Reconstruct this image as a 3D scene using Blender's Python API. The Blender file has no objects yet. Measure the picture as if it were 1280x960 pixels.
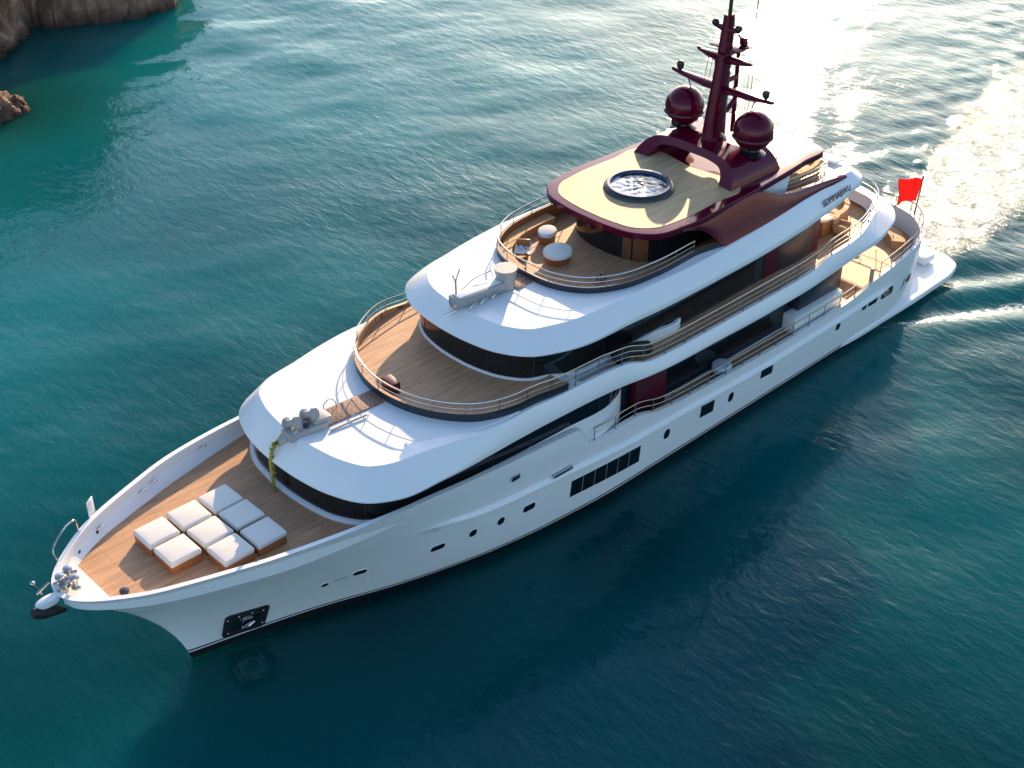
import bpy, bmesh, math, random
from mathutils import Vector, Matrix, noise
from mathutils.geometry import tessellate_polygon

random.seed(7)
SC = bpy.context.scene
COL = SC.collection
R = math.radians

# ------------------------------------------------------------------ camera, sky, sun, exposure
SUN_AZ, SUN_EL = R(34.0), R(18.5)          # azimuth measured from +X (aft) towards +Y (starboard)
cd = bpy.data.cameras.new('camera'); camo = bpy.data.objects.new('camera', cd); COL.objects.link(camo)
CAM = Vector((-15.4965, -42.5278, 45.1508)); YAW, PITCH = 0.80901977, 0.59220052
fw = Vector((math.cos(YAW)*math.cos(PITCH), math.sin(YAW)*math.cos(PITCH), -math.sin(PITCH)))
camo.location = CAM
camo.rotation_euler = fw.to_track_quat('-Z', 'Y').to_euler()
cd.sensor_fit = 'HORIZONTAL'; cd.sensor_width = 36.0; cd.lens = 36.0*1753.73/1280.0
cd.clip_start = 0.5; cd.clip_end = 20000
SC.camera = camo

W = bpy.data.worlds.new('World'); SC.world = W; W.use_nodes = True
wn = W.node_tree.nodes; wl = W.node_tree.links
sky = wn.new('ShaderNodeTexSky'); sky.sky_type = 'NISHITA'; sky.sun_disc = False
sky.sun_elevation = SUN_EL; sky.sun_rotation = R(90) - SUN_AZ
sky.air_density = 1.0; sky.dust_density = 0.9; sky.ozone_density = 2.2
bg = wn['Background']; wl.new(sky.outputs[0], bg.inputs[0]); bg.inputs[1].default_value = 0.15

ld = bpy.data.lights.new('sun', 'SUN'); lo = bpy.data.objects.new('sun', ld); COL.objects.link(lo)
ld.energy = 4.4; ld.angle = R(0.5); ld.color = (1.0, 0.71, 0.42)
sd = Vector((math.cos(SUN_AZ)*math.cos(SUN_EL), math.sin(SUN_AZ)*math.cos(SUN_EL), math.sin(SUN_EL)))
lo.rotation_euler = sd.to_track_quat('Z', 'Y').to_euler()
lo.location = (60, 60, 60)
SC.view_settings.view_transform = 'Standard'; SC.view_settings.look = 'None'
SC.view_settings.exposure = 1.02; SC.view_settings.gamma = 1.0; SC.view_settings.use_curve_mapping = False
SC.cycles.use_denoising = True
SC.cycles.max_bounces = 6; SC.cycles.sample_clamp_indirect = 8

# ------------------------------------------------------------------ helpers
def lerp(a, b, t): return a + (b-a)*t
def sstep(a, b, x):
    t = max(0.0, min(1.0, (x-a)/(b-a))); return t*t*(3-2*t)
def tab(T, x):
    """monotone-ish smooth interpolation of a table [(x, v), ...]"""
    if x <= T[0][0]: return T[0][1]
    if x >= T[-1][0]: return T[-1][1]
    for i in range(len(T)-1):
        if x <= T[i+1][0]: break
    x0, y0 = T[i]; x1, y1 = T[i+1]; h = x1-x0; d = (y1-y0)/h
    def slope(k):
        if k == 0 or k == len(T)-1: return d
        a = (T[k][1]-T[k-1][1])/(T[k][0]-T[k-1][0]); b = (T[k+1][1]-T[k][1])/(T[k+1][0]-T[k][0])
        return 0.0 if a*b <= 0 else 2*a*b/(a+b)
    m0, m1 = slope(i), slope(i+1); t = (x-x0)/h
    return ((2*t**3-3*t*t+1)*y0 + (t**3-2*t*t+t)*h*m0 + (-2*t**3+3*t*t)*y1 + (t**3-t*t)*h*m1)

#HULL-BEGIN
STEM = [(-1.2, 5.5), (0, 5.33), (1.12, 5.0), (2.55, 4.28), (4.04, 3.16), (5.36, 1.88), (6.22, 0.95), (7.12, 0.1), (7.6, -0.3)]
WLT = [(5.3, 0), (7.5, .52), (11.3, 1.55), (15, 2.8), (17.5, 3.45), (20, 4.0), (24, 4.62), (28, 4.95), (52, 4.9), (55, 4.5), (56.6, 3.4), (57.2, 2.0), (57.5, 0)]
SHT = [(0.05, 0), (0.25, .62), (0.6, 1.12), (1.1, 1.6), (1.9, 2.2), (3, 2.85), (4.5, 3.47), (6, 4.0), (7.5, 4.48), (9.3, 4.87), (11.3, 5.15), (14, 5.38), (20, 5.45), (50, 5.45), (53.4, 5.25), (55.3, 4.7), (56.6, 3.5), (57.2, 2.1), (57.5, 0)]
ZSH = [(0, 7.15), (2, 7.26), (4.5, 7.34), (7.5, 7.33), (10.5, 7.2), (14, 6.95), (18, 6.48), (23, 6.04), (24.3, 5.93), (25.3, 4.62), (26.4, 4.5), (27.8, 4.62), (28.6, 4.6), (30.4, 4.1), (32.5, 3.9), (38, 3.7), (42, 3.64), (46.7, 3.72), (48.2, 3.9), (49.4, 4.2), (54, 4.75), (57, 5.0)]
ZN = [(0, 7.2), (7, 7.4), (14, 6.9), (20, 6.0), (26, 5.0), (57, 5.0)]
ZKN = [(0, 5.2), (8, 5.0), (13.9, 4.7), (18, 4.05), (22.7, 3.74), (29, 3.18), (33.4, 3.04), (39.6, 2.8), (47, 2.9), (49.5, 3.02), (57, 3.3)]
def hx(xi, z): return xi + tab(STEM, z)*(1-xi/20.0) if xi < 20 else xi
def hxs(xi): return hx(xi, 7.15)
def hullz(xi): return tab(ZSH, hxs(xi))
def hyraw(xi, z):
    w = tab(WLT, hx(xi, 0)); s = tab(SHT, hxs(xi))
    f = max(0.0, min(1.0, z/tab(ZN, xi))); p = lerp(1.25, 0.5, sstep(2, 24, xi))
    return w + (s-w)*f**p if z >= 0 else w*(1+0.12*z)
def ledge(x): return 0.15*sstep(13, 18, x)*(1-sstep(50, 52, x))
def hull_point(x, z):
    """half breadth of the hull side at (x, z), and its solved station"""
    lo_, hi_ = 0.0, 57.0
    for _ in range(40):
        m = (lo_+hi_)/2
        if hx(m, z) < x: lo_ = m
        else: hi_ = m
    y = hyraw(lo_, z)
    if z > tab(ZKN, x): y -= 0.05*sstep(13, 18, x)
    return y
#HULL-END

def mesh_obj(name, verts, faces, mats, parent=None, smooth=40, idx=None):
    me = bpy.data.meshes.new(name)
    me.from_pydata([tuple(v) for v in verts], [], faces)
    if not isinstance(mats, (list, tuple)): mats = [mats]
    for m in mats: me.materials.append(m)
    if idx:
        for p, k in zip(me.polygons, idx): p.material_index = k
    bm = bmesh.new(); bm.from_mesh(me)
    bmesh.ops.remove_doubles(bm, verts=bm.verts, dist=0.0005)
    bmesh.ops.recalc_face_normals(bm, faces=bm.faces)
    bm.to_mesh(me); bm.free()
    if smooth:
        me.shade_smooth(); me.set_sharp_from_angle(angle=R(smooth))
    o = bpy.data.objects.new(name, me); COL.objects.link(o)
    if parent: o.parent = parent
    return o

class MB:
    """collects simple shapes into one mesh"""
    def __init__(s): s.v = []; s.f = []; s.m = []
    def add(s, v, f, m=0):
        n = len(s.v); s.v += [tuple(p) for p in v]
        s.f += [tuple(i+n for i in q) for q in f]; s.m += [m]*len(f); return s
    def box(s, c, d, rz=0, m=0, bev=0.0, M=None):
        bm = bmesh.new(); bmesh.ops.create_cube(bm, size=1)
        for q in bm.verts: q.co = Vector((q.co.x*d[0], q.co.y*d[1], q.co.z*d[2]))
        if bev: bmesh.ops.bevel(bm, geom=list(bm.edges), offset=bev, segments=2, affect='EDGES', profile=.5)
        T = Matrix.Translation(c) @ Matrix.Rotation(rz, 4, 'Z')
        if M: T = T @ M
        bm.verts.ensure_lookup_table()
        v = [T @ q.co for q in bm.verts]; f = [[q.index for q in p.verts] for p in bm.faces]
        bm.free(); return s.add(v, f, m)
    def tube(s, pts, r, n=8, m=0, closed=False, caps=True):
        pts = [Vector(p) for p in pts]; N = len(pts)
        rr = r if isinstance(r, (list, tuple)) else [r]*N
        V = []; up = None
        for i, p in enumerate(pts):
            a = pts[(i-1) % N] if (closed or i) else p; b = pts[(i+1) % N] if (closed or i < N-1) else p
            t = (b-a).normalized()
            if up is None:
                up = Vector((0, 0, 1)) if abs(t.z) < .95 else Vector((1, 0, 0))
            u = t.cross(up)
            if u.length < 1e-4: u = t.cross(Vector((0, 1, 0)))
            u.normalize(); w = u.cross(t).normalized()
            if abs(t.z) > .95: up = w
            for k in range(n):
                a2 = 2*math.pi*k/n; V.append(p + (u*math.cos(a2)+w*math.sin(a2))*rr[i])
        F = []
        for i in range(N if closed else N-1):
            j = (i+1) % N
            for k in range(n): F.append((i*n+k, i*n+(k+1) % n, j*n+(k+1) % n, j*n+k))
        if not closed and caps: F.append(tuple(range(n))); F.append(tuple((N-1)*n+k for k in range(n)))
        return s.add(V, F, m)
    def lathe(s, prof, c=(0, 0, 0), n=24, m=0, M=None, sx=1, sy=1, cap=True):
        V = []; F = []
        for (r, z) in prof:
            for k in range(n):
                a = 2*math.pi*k/n; p = Vector((r*math.cos(a)*sx, r*math.sin(a)*sy, z))
                if M: p = M @ p
                V.append(Vector(c)+p)
        P = len(prof)
        for i in range(P-1):
            for k in range(n): F.append((i*n+k, i*n+(k+1) % n, (i+1)*n+(k+1) % n, (i+1)*n+k))
        if cap and prof[0][0] > 1e-4: F.append(tuple(range(n)))
        if cap and prof[-1][0] > 1e-4: F.append(tuple((P-1)*n+k for k in range(n)))
        return s.add(V, F, m)
    def sphere(s, c, r, m=0, n=16, sz=1):
        return s.lathe([(max(1e-5, r*math.sin(math.pi*i/n)), -r*sz*math.cos(math.pi*i/n)) for i in range(n+1)], c, 2*n, m)
    def build(s, name, mats, parent=None, smooth=40): return mesh_obj(name, s.v, s.f, mats, parent, smooth, s.m)

def spline(ctrl, n=6, closed=False):
    """chord-length Catmull-Rom through 2D or 3D points"""
    P = [Vector(c) for c in ctrl]; N = len(P); out = []
    def pt(i): return P[i % N] if closed else P[max(0, min(N-1, i))]
    for i in range(N if closed else N-1):
        p0, p1, p2, p3 = pt(i-1), pt(i), pt(i+1), pt(i+2)
        d1 = max(1e-6, (p2-p1).length); d0 = (p1-p0).length or d1; d2 = (p3-p2).length or d1
        m1 = ((p1-p0)/d0*d1 + (p2-p1)/d1*d0)/(d0+d1)*d1
        m2 = ((p2-p1)/d1*d2 + (p3-p2)/d2*d1)/(d1+d2)*d1
        for k in range(n):
            t = k/n
            out.append(p1*(2*t**3-3*t*t+1) + m1*(t**3-2*t*t+t) + p2*(-2*t**3+3*t*t) + m2*(t**3-t*t))
    if not closed: out.append(P[-1])
    return out
def ring(half, n=6):
    """closed plan outline from (x, half width) points, front centre -> aft centre, mirrored"""
    c = [(x, -w) for x, w in half] + [(x, w) for x, w in half[-2:0:-1]]
    return spline(c, n, True)
def normals2(P, closed=True):
    N = len(P); out = []
    for i in range(N):
        a = P[(i-1) % N] if (closed or i) else P[i]; b = P[(i+1) % N] if (closed or i < N-1) else P[i]
        t = b-a; out.append(Vector((-t[1], t[0])).normalized())
    return out
def area(P): return sum(P[i][0]*P[(i+1) % len(P)][1]-P[(i+1) % len(P)][0]*P[i][1] for i in range(len(P)))/2
def inset(P, d):
    """move a closed outline inwards; d number or function of x"""
    s = 1 if area(P) > 0 else -1; nn = normals2(P); out = []
    for p, q in zip(P, nn):
        k = d(p[0]) if callable(d) else d
        r = Vector((p[0], p[1])) + q*k*s
        if abs(p[1]) > 1e-3 and r.y*p[1] < 0: r.y = 0
        out.append(r)
    return out
def up(P, z, ref=None):
    ref = ref or P
    return [Vector((p[0], p[1], z(q[0]) if callable(z) else z)) for p, q in zip(P, ref)]
def loft(rings, closed=True, cap0=False, cap1=False):
    n = len(rings[0]); V = [p for r in rings for p in r]; F = []
    for i in range(len(rings)-1):
        for k in range(n if closed else n-1):
            F.append((i*n+k, i*n+(k+1) % n, (i+1)*n+(k+1) % n, (i+1)*n+k))
    for flag, i in ((cap0, 0), (cap1, len(rings)-1)):
        if flag:
            for t in tessellate_polygon([rings[i]]): F.append(tuple(i*n+k for k in t))
    return V, F
def sheet(loops):
    """flat filled polygon with holes (lists of 3D points)"""
    V = [p for l in loops for p in l]
    return V, [tuple(t) for t in tessellate_polygon(loops)]
def resample(P, step, closed=False):
    Q = list(P) + ([P[0]] if closed else [])
    L = [0.0]
    for a, b in zip(Q, Q[1:]): L.append(L[-1]+(b-a).length)
    n = max(2, round(L[-1]/step)); out = []; j = 0
    for k in range(n+1 if not closed else n):
        s = L[-1]*k/n
        while j < len(L)-2 and L[j+1] < s: j += 1
        t = (s-L[j])/max(1e-9, L[j+1]-L[j]); out.append(Q[j].lerp(Q[j+1], t))
    return out
def tag(o, label=None, cat=None, group=None, kind=None):
    if label: o['label'] = label
    if cat: o['category'] = cat
    if group: o['group'] = group
    if kind: o['kind'] = kind
    return o
def empty(name, loc=(0, 0, 0), rz=0, parent=None):
    o = bpy.data.objects.new(name, None); COL.objects.link(o); o.location = loc; o.rotation_euler = (0, 0, rz)
    o.empty_display_size = 0.2
    if parent: o.parent = parent
    return o
def dup(o, parent):
    c = o.copy(); COL.objects.link(c); c.parent = parent; return c

# ------------------------------------------------------------------ materials
def mat(name, col, rough=.5, metal=0, coat=0, spec=.5, var=0.0, vscale=1.5, bump=0.0, bscale=20, sheen=0):
    m = bpy.data.materials.new(name); m.use_nodes = True
    nt = m.node_tree; b = nt.nodes['Principled BSDF']
    b.inputs['Base Color'].default_value = (*col, 1); b.inputs['Roughness'].default_value = rough
    b.inputs['Metallic'].default_value = metal; b.inputs['Coat Weight'].default_value = coat
    b.inputs['Coat Roughness'].default_value = .05
    b.inputs['Specular IOR Level'].default_value = spec
    tc = nt.nodes.new('ShaderNodeTexCoord')
    nz = nt.nodes.new('ShaderNodeTexNoise'); nz.inputs['Scale'].default_value = vscale; nz.inputs['Detail'].default_value = 5
    nt.links.new(tc.outputs['Object'], nz.inputs['Vector'])
    if var:
        mx = nt.nodes.new('ShaderNodeMix'); mx.data_type = 'RGBA'
        mx.inputs[6].default_value = (*[c*(1-var) for c in col], 1); mx.inputs[7].default_value = (*[min(1, c*(1+var)) for c in col], 1)
        nt.links.new(nz.outputs[0], mx.inputs[0]); nt.links.new(mx.outputs[2], b.inputs['Base Color'])
        mr = nt.nodes.new('ShaderNodeMapRange'); mr.inputs[3].default_value = rough*.75; mr.inputs[4].default_value = min(1, rough*1.3)
        nt.links.new(nz.outputs[0], mr.inputs[0]); nt.links.new(mr.outputs[0], b.inputs['Roughness'])
    if bump:
        n2 = nt.nodes.new('ShaderNodeTexNoise'); n2.inputs['Scale'].default_value = bscale; n2.inputs['Detail'].default_value = 4
        nt.links.new(tc.outputs['Object'], n2.inputs['Vector'])
        bp = nt.nodes.new('ShaderNodeBump'); bp.inputs['Strength'].default_value = bump; bp.inputs['Distance'].default_value = .05
        nt.links.new(n2.outputs[0], bp.inputs['Height']); nt.links.new(bp.outputs[0], b.inputs['Normal'])
    return m
def planks(name, c1, c2, seam, w=.13, l=3.0, rough=.6, along='X'):
    m = bpy.data.materials.new(name); m.use_nodes = True; nt = m.node_tree; b = nt.nodes['Principled BSDF']
    tc = nt.nodes.new('ShaderNodeTexCoord'); br = nt.nodes.new('ShaderNodeTexBrick')
    br.inputs['Scale'].default_value = 1.0; br.inputs['Brick Width'].default_value = l; br.inputs['Row Height'].default_value = w
    br.inputs['Mortar Size'].default_value = .012; br.inputs['Mortar Smooth'].default_value = .3; br.offset = .37
    br.inputs['Color1'].default_value = (*c1, 1); br.inputs['Color2'].default_value = (*c2, 1); br.inputs['Mortar'].default_value = (*seam, 1)
    mp = nt.nodes.new('ShaderNodeMapping')
    if along == 'Y': mp.inputs['Rotation'].default_value = (0, 0, R(90))
    nt.links.new(tc.outputs['Object'], mp.inputs[0]); nt.links.new(mp.outputs[0], br.inputs['Vector'])
    nz = nt.nodes.new('ShaderNodeTexNoise'); nz.inputs['Scale'].default_value = 1.1; nz.inputs['Detail'].default_value = 6
    m2 = nt.nodes.new('ShaderNodeMapping'); m2.inputs['Scale'].default_value = (.5, 4, 1) if along == 'X' else (4, .5, 1)
    nt.links.new(tc.outputs['Object'], m2.inputs[0]); nt.links.new(m2.outputs[0], nz.inputs['Vector'])
    hs = nt.nodes.new('ShaderNodeHueSaturation'); mr = nt.nodes.new('ShaderNodeMapRange')
    mr.inputs[1].default_value = .3; mr.inputs[2].default_value = .7; mr.inputs[3].default_value = .78; mr.inputs[4].default_value = 1.2
    nt.links.new(nz.outputs[0], mr.inputs[0]); nt.links.new(mr.outputs[0], hs.inputs['Value']); nt.links.new(br.outputs[0], hs.inputs['Color'])
    nt.links.new(hs.outputs[0], b.inputs['Base Color']); b.inputs['Roughness'].default_value = rough
    bp = nt.nodes.new('ShaderNodeBump'); bp.inputs['Strength'].default_value = .3; bp.inputs['Distance'].default_value = .01; bp.invert = True
    nt.links.new(br.outputs['Fac'], bp.inputs['Height']); nt.links.new(bp.outputs[0], b.inputs['Normal'])
    return m
WHITE = mat('white_gelcoat', (.80, .80, .79), .3, coat=.12, var=.03, vscale=.8, bump=.06, bscale=.9)
MATTE = mat('white_deck_paint', (.78, .78, .77), .5, var=.03, vscale=2)
BLACK = mat('black_antifouling', (.012, .012, .014), .35)
MAROON = mat('maroon_gloss_paint', (.085, .002, .015), .09, coat=.1, spec=.45, var=.06, vscale=.6)
MAROON.node_tree.nodes['Principled BSDF'].inputs['Specular Tint'].default_value = (1, .5, .58, 1)
MAROOND = mat('maroon_panel', (.075, .004, .014), .4)
GLASS = mat('tinted_glass', (.006, .008, .010), .04, spec=.7)
STEEL = mat('polished_steel', (.44, .44, .44), .2, metal=1)
GREY = mat('grey_machinery_paint', (.34, .33, .32), .35, var=.2, vscale=6)
DARK = mat('dark_navy', (.02, .025, .035), .3)
TEAK = planks('teak_planks', (.58, .32, .165), (.51, .275, .14), (.16, .10, .06))
TEAKL = planks('pale_teak_planks', (.52, .36, .19), (.48, .33, .175), (.36, .25, .14), w=.10, l=2.4)
GRAT = planks('teak_grating', (.27, .12, .065), (.20, .09, .05), (.55, .45, .38), w=.16, l=.28)
WOOD = mat('varnished_wood', (.30, .11, .035), .35, coat=.3, var=.2, vscale=5)
TAN = mat('tan_upholstery', (.50, .27, .12), .7, var=.12, vscale=4)
CUSH = mat('white_cushion_fabric', (.74, .70, .64), .85, var=.06, vscale=3, bump=.16, bscale=3.0)
_g = CUSH.node_tree.nodes.new('ShaderNodeNewGeometry')
for _n in CUSH.node_tree.nodes:
    if _n.type == 'TEX_NOISE': CUSH.node_tree.links.new(_g.outputs['Position'], _n.inputs['Vector'])
BLUEC = mat('pale_blue_fabric', (.50, .56, .62), .8, var=.05)
RED = mat('red_flag_cloth', (.5, .008, .006), .8)
_n = RED.node_tree; _t = _n.nodes.new('ShaderNodeBsdfTranslucent'); _t.inputs[0].default_value = (.5, .008, .006, 1); _m = _n.nodes.new('ShaderNodeMixShader')
_m.inputs[0].default_value = .5; _n.links.new(_n.nodes['Principled BSDF'].outputs[0], _m.inputs[1]); _n.links.new(_t.outputs[0], _m.inputs[2]); _n.links.new(_m.outputs[0], _n.nodes['Material Output'].inputs[0])
RUBBER = mat('black_rubber', (.015, .015, .016), .6)
YEL = mat('yellow_green_rope', (.42, .36, .05), .8, var=.4, vscale=30, bump=.6, bscale=60)
BLUETUB = mat('dark_blue_tub_liner', (.02, .05, .11), .2, coat=.5)
BRONZE = mat('bronze_trim', (.22, .16, .10), .3, metal=.8)

# ------------------------------------------------------------------ WATER
def rockdist(): pass
def build_water():
    xs = []; ys = []
    x0, x1, y0, y1, st = -26.0, 122.0, -46.0, 98.0, 0.36
    nx = int((x1-x0)/st)+1; ny = int((y1-y0)/st)+1
    rnd = random.Random(3)
    comps = []
    base = R(40)
    for i in range(46):
        L = 0.9*(13.0/0.9)**(rnd.random()**1.15)
        a = base + rnd.gauss(0, .62); k = 2*math.pi/L
        amp = 0.0011*L**1.0*rnd.uniform(.5, 1.25)
        comps.append((k*math.cos(a), k*math.sin(a), rnd.uniform(0, 6.28), amp))
    for i in range(9):
        L = rnd.uniform(4.5, 12); a = base + rnd.uniform(-1.3, 1.3); k = 2*math.pi/L
        comps.append((k*math.cos(a), k*math.sin(a), rnd.uniform(0, 6.28), .0018*L))
    import numpy as np
    X, Y = np.meshgrid(np.linspace(x0, x1, nx), np.linspace(y0, y1, ny))
    Z = np.zeros_like(X)
    for kx, ky, ph, am in comps: Z += am*np.sin(kx*X+ky*Y+ph)
    # patches of calmer and livelier water
    P = .75+.35*np.sin(.071*X+.043*Y+1.0)*np.sin(.05*Y-.037*X+.4)
    Z *= P
    # diverging wake crests on both quarters and churned water astern
    for sgn in (-1, 1):
        s = (X-50)*math.cos(R(30)) + sgn*(Y)*math.sin(R(30)); dd = (X-50)*-math.sin(R(30)) + sgn*Y*math.cos(R(30))
        env = np.exp(-((dd-2.2)/4.0)**2)*np.clip((s-2)/10, 0, 1)*np.exp(-np.clip(s, 0, None)/(60 if sgn < 0 else 14))
        Z += .20*env*np.cos(dd*1.55 - s*.12)
    wy = wake_center(X); hw = wake_half(X)
    wm = np.exp(-((Y-wy)/(hw*1.1))**2)*np.clip((X-59.5)/4, 0, 1)*np.exp(-np.clip(X-62, 0, None)/60)
    ch = np.zeros_like(X)
    for i in range(40):
        L = rnd.uniform(.9, 4.0); a = rnd.uniform(0, 6.28); k = 2*math.pi/L
        ch += .016*L**.7*np.sin(k*math.cos(a)*X+k*math.sin(a)*Y+rnd.uniform(0, 6.28))
    Z += wm*ch*.6
    # fade to flat at the rim of the fine patch
    edge = np.minimum(np.minimum(X-x0, x1-X), np.minimum(Y-y0, y1-Y)); Z *= np.clip(edge/5, 0, 1)
    V = np.stack([X, Y, Z], -1).reshape(-1, 3)
    ii = (np.arange(ny-1)[:, None]*nx + np.arange(nx-1)[None, :]).reshape(-1)
    F = np.stack([ii, ii+1, ii+nx+1, ii+nx], -1)
    # wide flat skirt out to the horizon
    B = 6000.0
    ext = np.array([[x0, y0, 0], [x1, y0, 0], [x1, y1, 0], [x0, y1, 0], [-B, -B, 0], [B, -B, 0], [B, B, 0], [-B, B, 0]])
    n = len(V); V = np.concatenate([V, ext]); F = np.concatenate([F, n+np.array([[0, 4, 5, 1], [1, 5, 6, 2], [2, 6, 7, 3], [3, 7, 4, 0]])])
    me = bpy.data.meshes.new('sea_water')
    me.from_pydata(V.tolist(), [], F.tolist()); me.shade_smooth()
    o = bpy.data.objects.new('sea_water', me); COL.objects.link(o)
    me.materials.append(water_mat()); o['kind'] = 'structure'
    return o
def wake_center(X): return 0.0 + 0.0032*(X-60)**2*((X > 60) if not isinstance(X, float) else float(X > 60)) + .04*(X-60)
def wake_half(X):
    import numpy as np
    return 4.2 + .17*np.clip(X-60, 0, 200)
def water_mat():
    m = bpy.data.materials.new('sea_surface'); m.use_nodes = True; nt = m.node_tree; N = nt.nodes; L = nt.links
    b = N['Principled BSDF']; out = N['Material Output']
    def math_(op, a=None, c=None, v=None):
        n = N.new('ShaderNodeMath'); n.operation = op
        for i, q in enumerate((a, c, v)):
            if q is None: continue
            if isinstance(q, (int, float)): n.inputs[i].default_value = q
            else: L.new(q, n.inputs[i])
        return n.outputs[0]
    def rng(s, a, c, d=0, e=1):
        n = N.new('ShaderNodeMapRange'); n.interpolation_type = 'SMOOTHSTEP'; L.new(s, n.inputs[0])
        for i, q in enumerate((a, c, d, e)): n.inputs[i+1].default_value = q
        return n.outputs[0]
    def noise_(scale, detail=3, rough=.5, vec=None, dist=0):
        n = N.new('ShaderNodeTexNoise'); n.inputs['Scale'].default_value = scale; n.inputs['Detail'].default_value = detail
        n.inputs['Roughness'].default_value = rough; n.inputs['Distortion'].default_value = dist; L.new(vec or pos, n.inputs['Vector']); return n.outputs[0]
    geo = N.new('ShaderNodeNewGeometry'); pos = geo.outputs['Position']
    sep = N.new('ShaderNodeSeparateXYZ'); L.new(pos, sep.inputs[0]); X, Y = sep.outputs[0], sep.outputs[1]
    # body colour: deep teal, patchy, greener over the shallows by the rocks
    deep = (.0002, .034, .040); mid = (.0008, .135, .140); shal = (.004, .050, .034)
    n1 = noise_(.035, 2)
    mx = N.new('ShaderNodeMix'); mx.data_type = 'RGBA'; mx.inputs[6].default_value = (*deep, 1); mx.inputs[7].default_value = (*mid, 1)
    # dark teal off the port bow, paler teal towards the shore and aft
    dsh = math_('ADD', math_('MULTIPLY', Y, .75), math_('MULTIPLY', X, -.28))
    shore_mix = rng(dsh, -9, 30, .06, .86)
    L.new(math_('ADD', math_('ADD', shore_mix, rng(X, 26, 50, 0, .28)), rng(n1, .35, .65, -.2, .3)), mx.inputs[0]); mx.clamp_factor = True
    def dist(px, py):
        return math_('SQRT', math_('ADD', math_('POWER', math_('SUBTRACT', X, px), 2), math_('POWER', math_('SUBTRACT', Y, py), 2)))
    sh = math_('MAXIMUM', rng(dist(29, 64), 14, 2, 0, .75), rng(dist(36, 76), 16, 3, 0, .55))  # shallow green, darkened to carry the cliff's shade on the water
    m2 = N.new('ShaderNodeMix'); m2.data_type = 'RGBA'; L.new(sh, m2.inputs[0]); L.new(mx.outputs[2], m2.inputs[6]); m2.inputs[7].default_value = (*shal, 1)
    # ripples
    mp = N.new('ShaderNodeMapping'); mp.inputs['Rotation'].default_value = (0, 0, -R(40)); mp.inputs['Scale'].default_value = (1.0, .42, 1)
    L.new(pos, mp.inputs[0])
    r1 = noise_(1.5, 4, .55, mp.outputs[0], .3); r2 = noise_(5.5, 3, .5, mp.outputs[0], .2)
    calm = rng(noise_(.05, 2, .5), .3, .7, .45, 1.0)
    h = math_('MULTIPLY', math_('ADD', math_('MULTIPLY', r1, .075), math_('MULTIPLY', r2, .014)), calm)
    # foam of the wake
    xa = math_('SUBTRACT', X, 60.0); xp = math_('MAXIMUM', xa, 0.0)
    wc = math_('ADD', math_('MULTIPLY', math_('POWER', xp, 2), .0032), math_('MULTIPLY', xa, .04))
    hw = math_('ADD', math_('MULTIPLY', xp, .17), 4.2)
    lat = math_('DIVIDE', math_('ABSOLUTE', math_('SUBTRACT', Y, wc)), hw)
    core = math_('MULTIPLY', rng(lat, 1.15, .35), rng(X, 57.5, 62))
    core = math_('MULTIPLY', core, rng(X, 125, 66, .35, 1))
    fn = noise_(.55, 9, .68, None, .8); fn2 = noise_(2.6, 6, .7, None, .4)
    fm = rng(math_('ADD', math_('MULTIPLY', fn, .65), math_('ADD', math_('MULTIPLY', fn2, .35), math_('MULTIPLY', core, .33))), .67, .93)
    fm = math_('MULTIPLY', fm, rng(core, .02, .25))
    # spray line peeling off the port quarter
    ln = math_('ABSOLUTE', math_('SUBTRACT', Y, math_('SUBTRACT', -5.1, math_('MULTIPLY', math_('SUBTRACT', X, 51.5), .52))))
    lw = math_('ADD', math_('MULTIPLY', math_('SUBTRACT', X, 51), .055), .16)
    line = math_('MULTIPLY', rng(math_('DIVIDE', ln, lw), 1.3, .2), math_('MULTIPLY', rng(X, 50.8, 53), rng(X, 74, 58)))
    line = math_('MULTIPLY', line, rng(fn2, .42, .66))
    foam = math_('MINIMUM', math_('ADD', fm, line), 1.0)
    bp = N.new('ShaderNodeBump'); bp.inputs['Strength'].default_value = 1; bp.inputs['Distance'].default_value = 1
    hh = math_('ADD', h, math_('MULTIPLY', math_('ADD', foam, math_('MULTIPLY', fn2, .4)), math_('MULTIPLY', core, .10)))
    L.new(hh, bp.inputs['Height']); L.new(bp.outputs[0], b.inputs['Normal'])
    m3 = N.new('ShaderNodeMix'); m3.data_type = 'RGBA'; L.new(foam, m3.inputs[0]); L.new(m2.outputs[2], m3.inputs[6]); m3.inputs[7].default_value = (.78, .80, .80, 1)
    L.new(m3.outputs[2], b.inputs['Base Color'])
    L.new(math_('ADD', math_('MULTIPLY', foam, .5), .05), b.inputs['Roughness'])
    b.inputs['IOR'].default_value = 1.29; b.inputs['Specular Tint'].default_value = (.22, .85, 1.0, 1)
    L.new(math_('SUBTRACT', 1.0, foam), b.inputs['Subsurface Weight'])
    b.inputs['Subsurface Radius'].default_value = (.5, 1.0, 1.0); b.inputs['Subsurface Scale'].default_value = 30.0
    return m
build_water()

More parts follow.
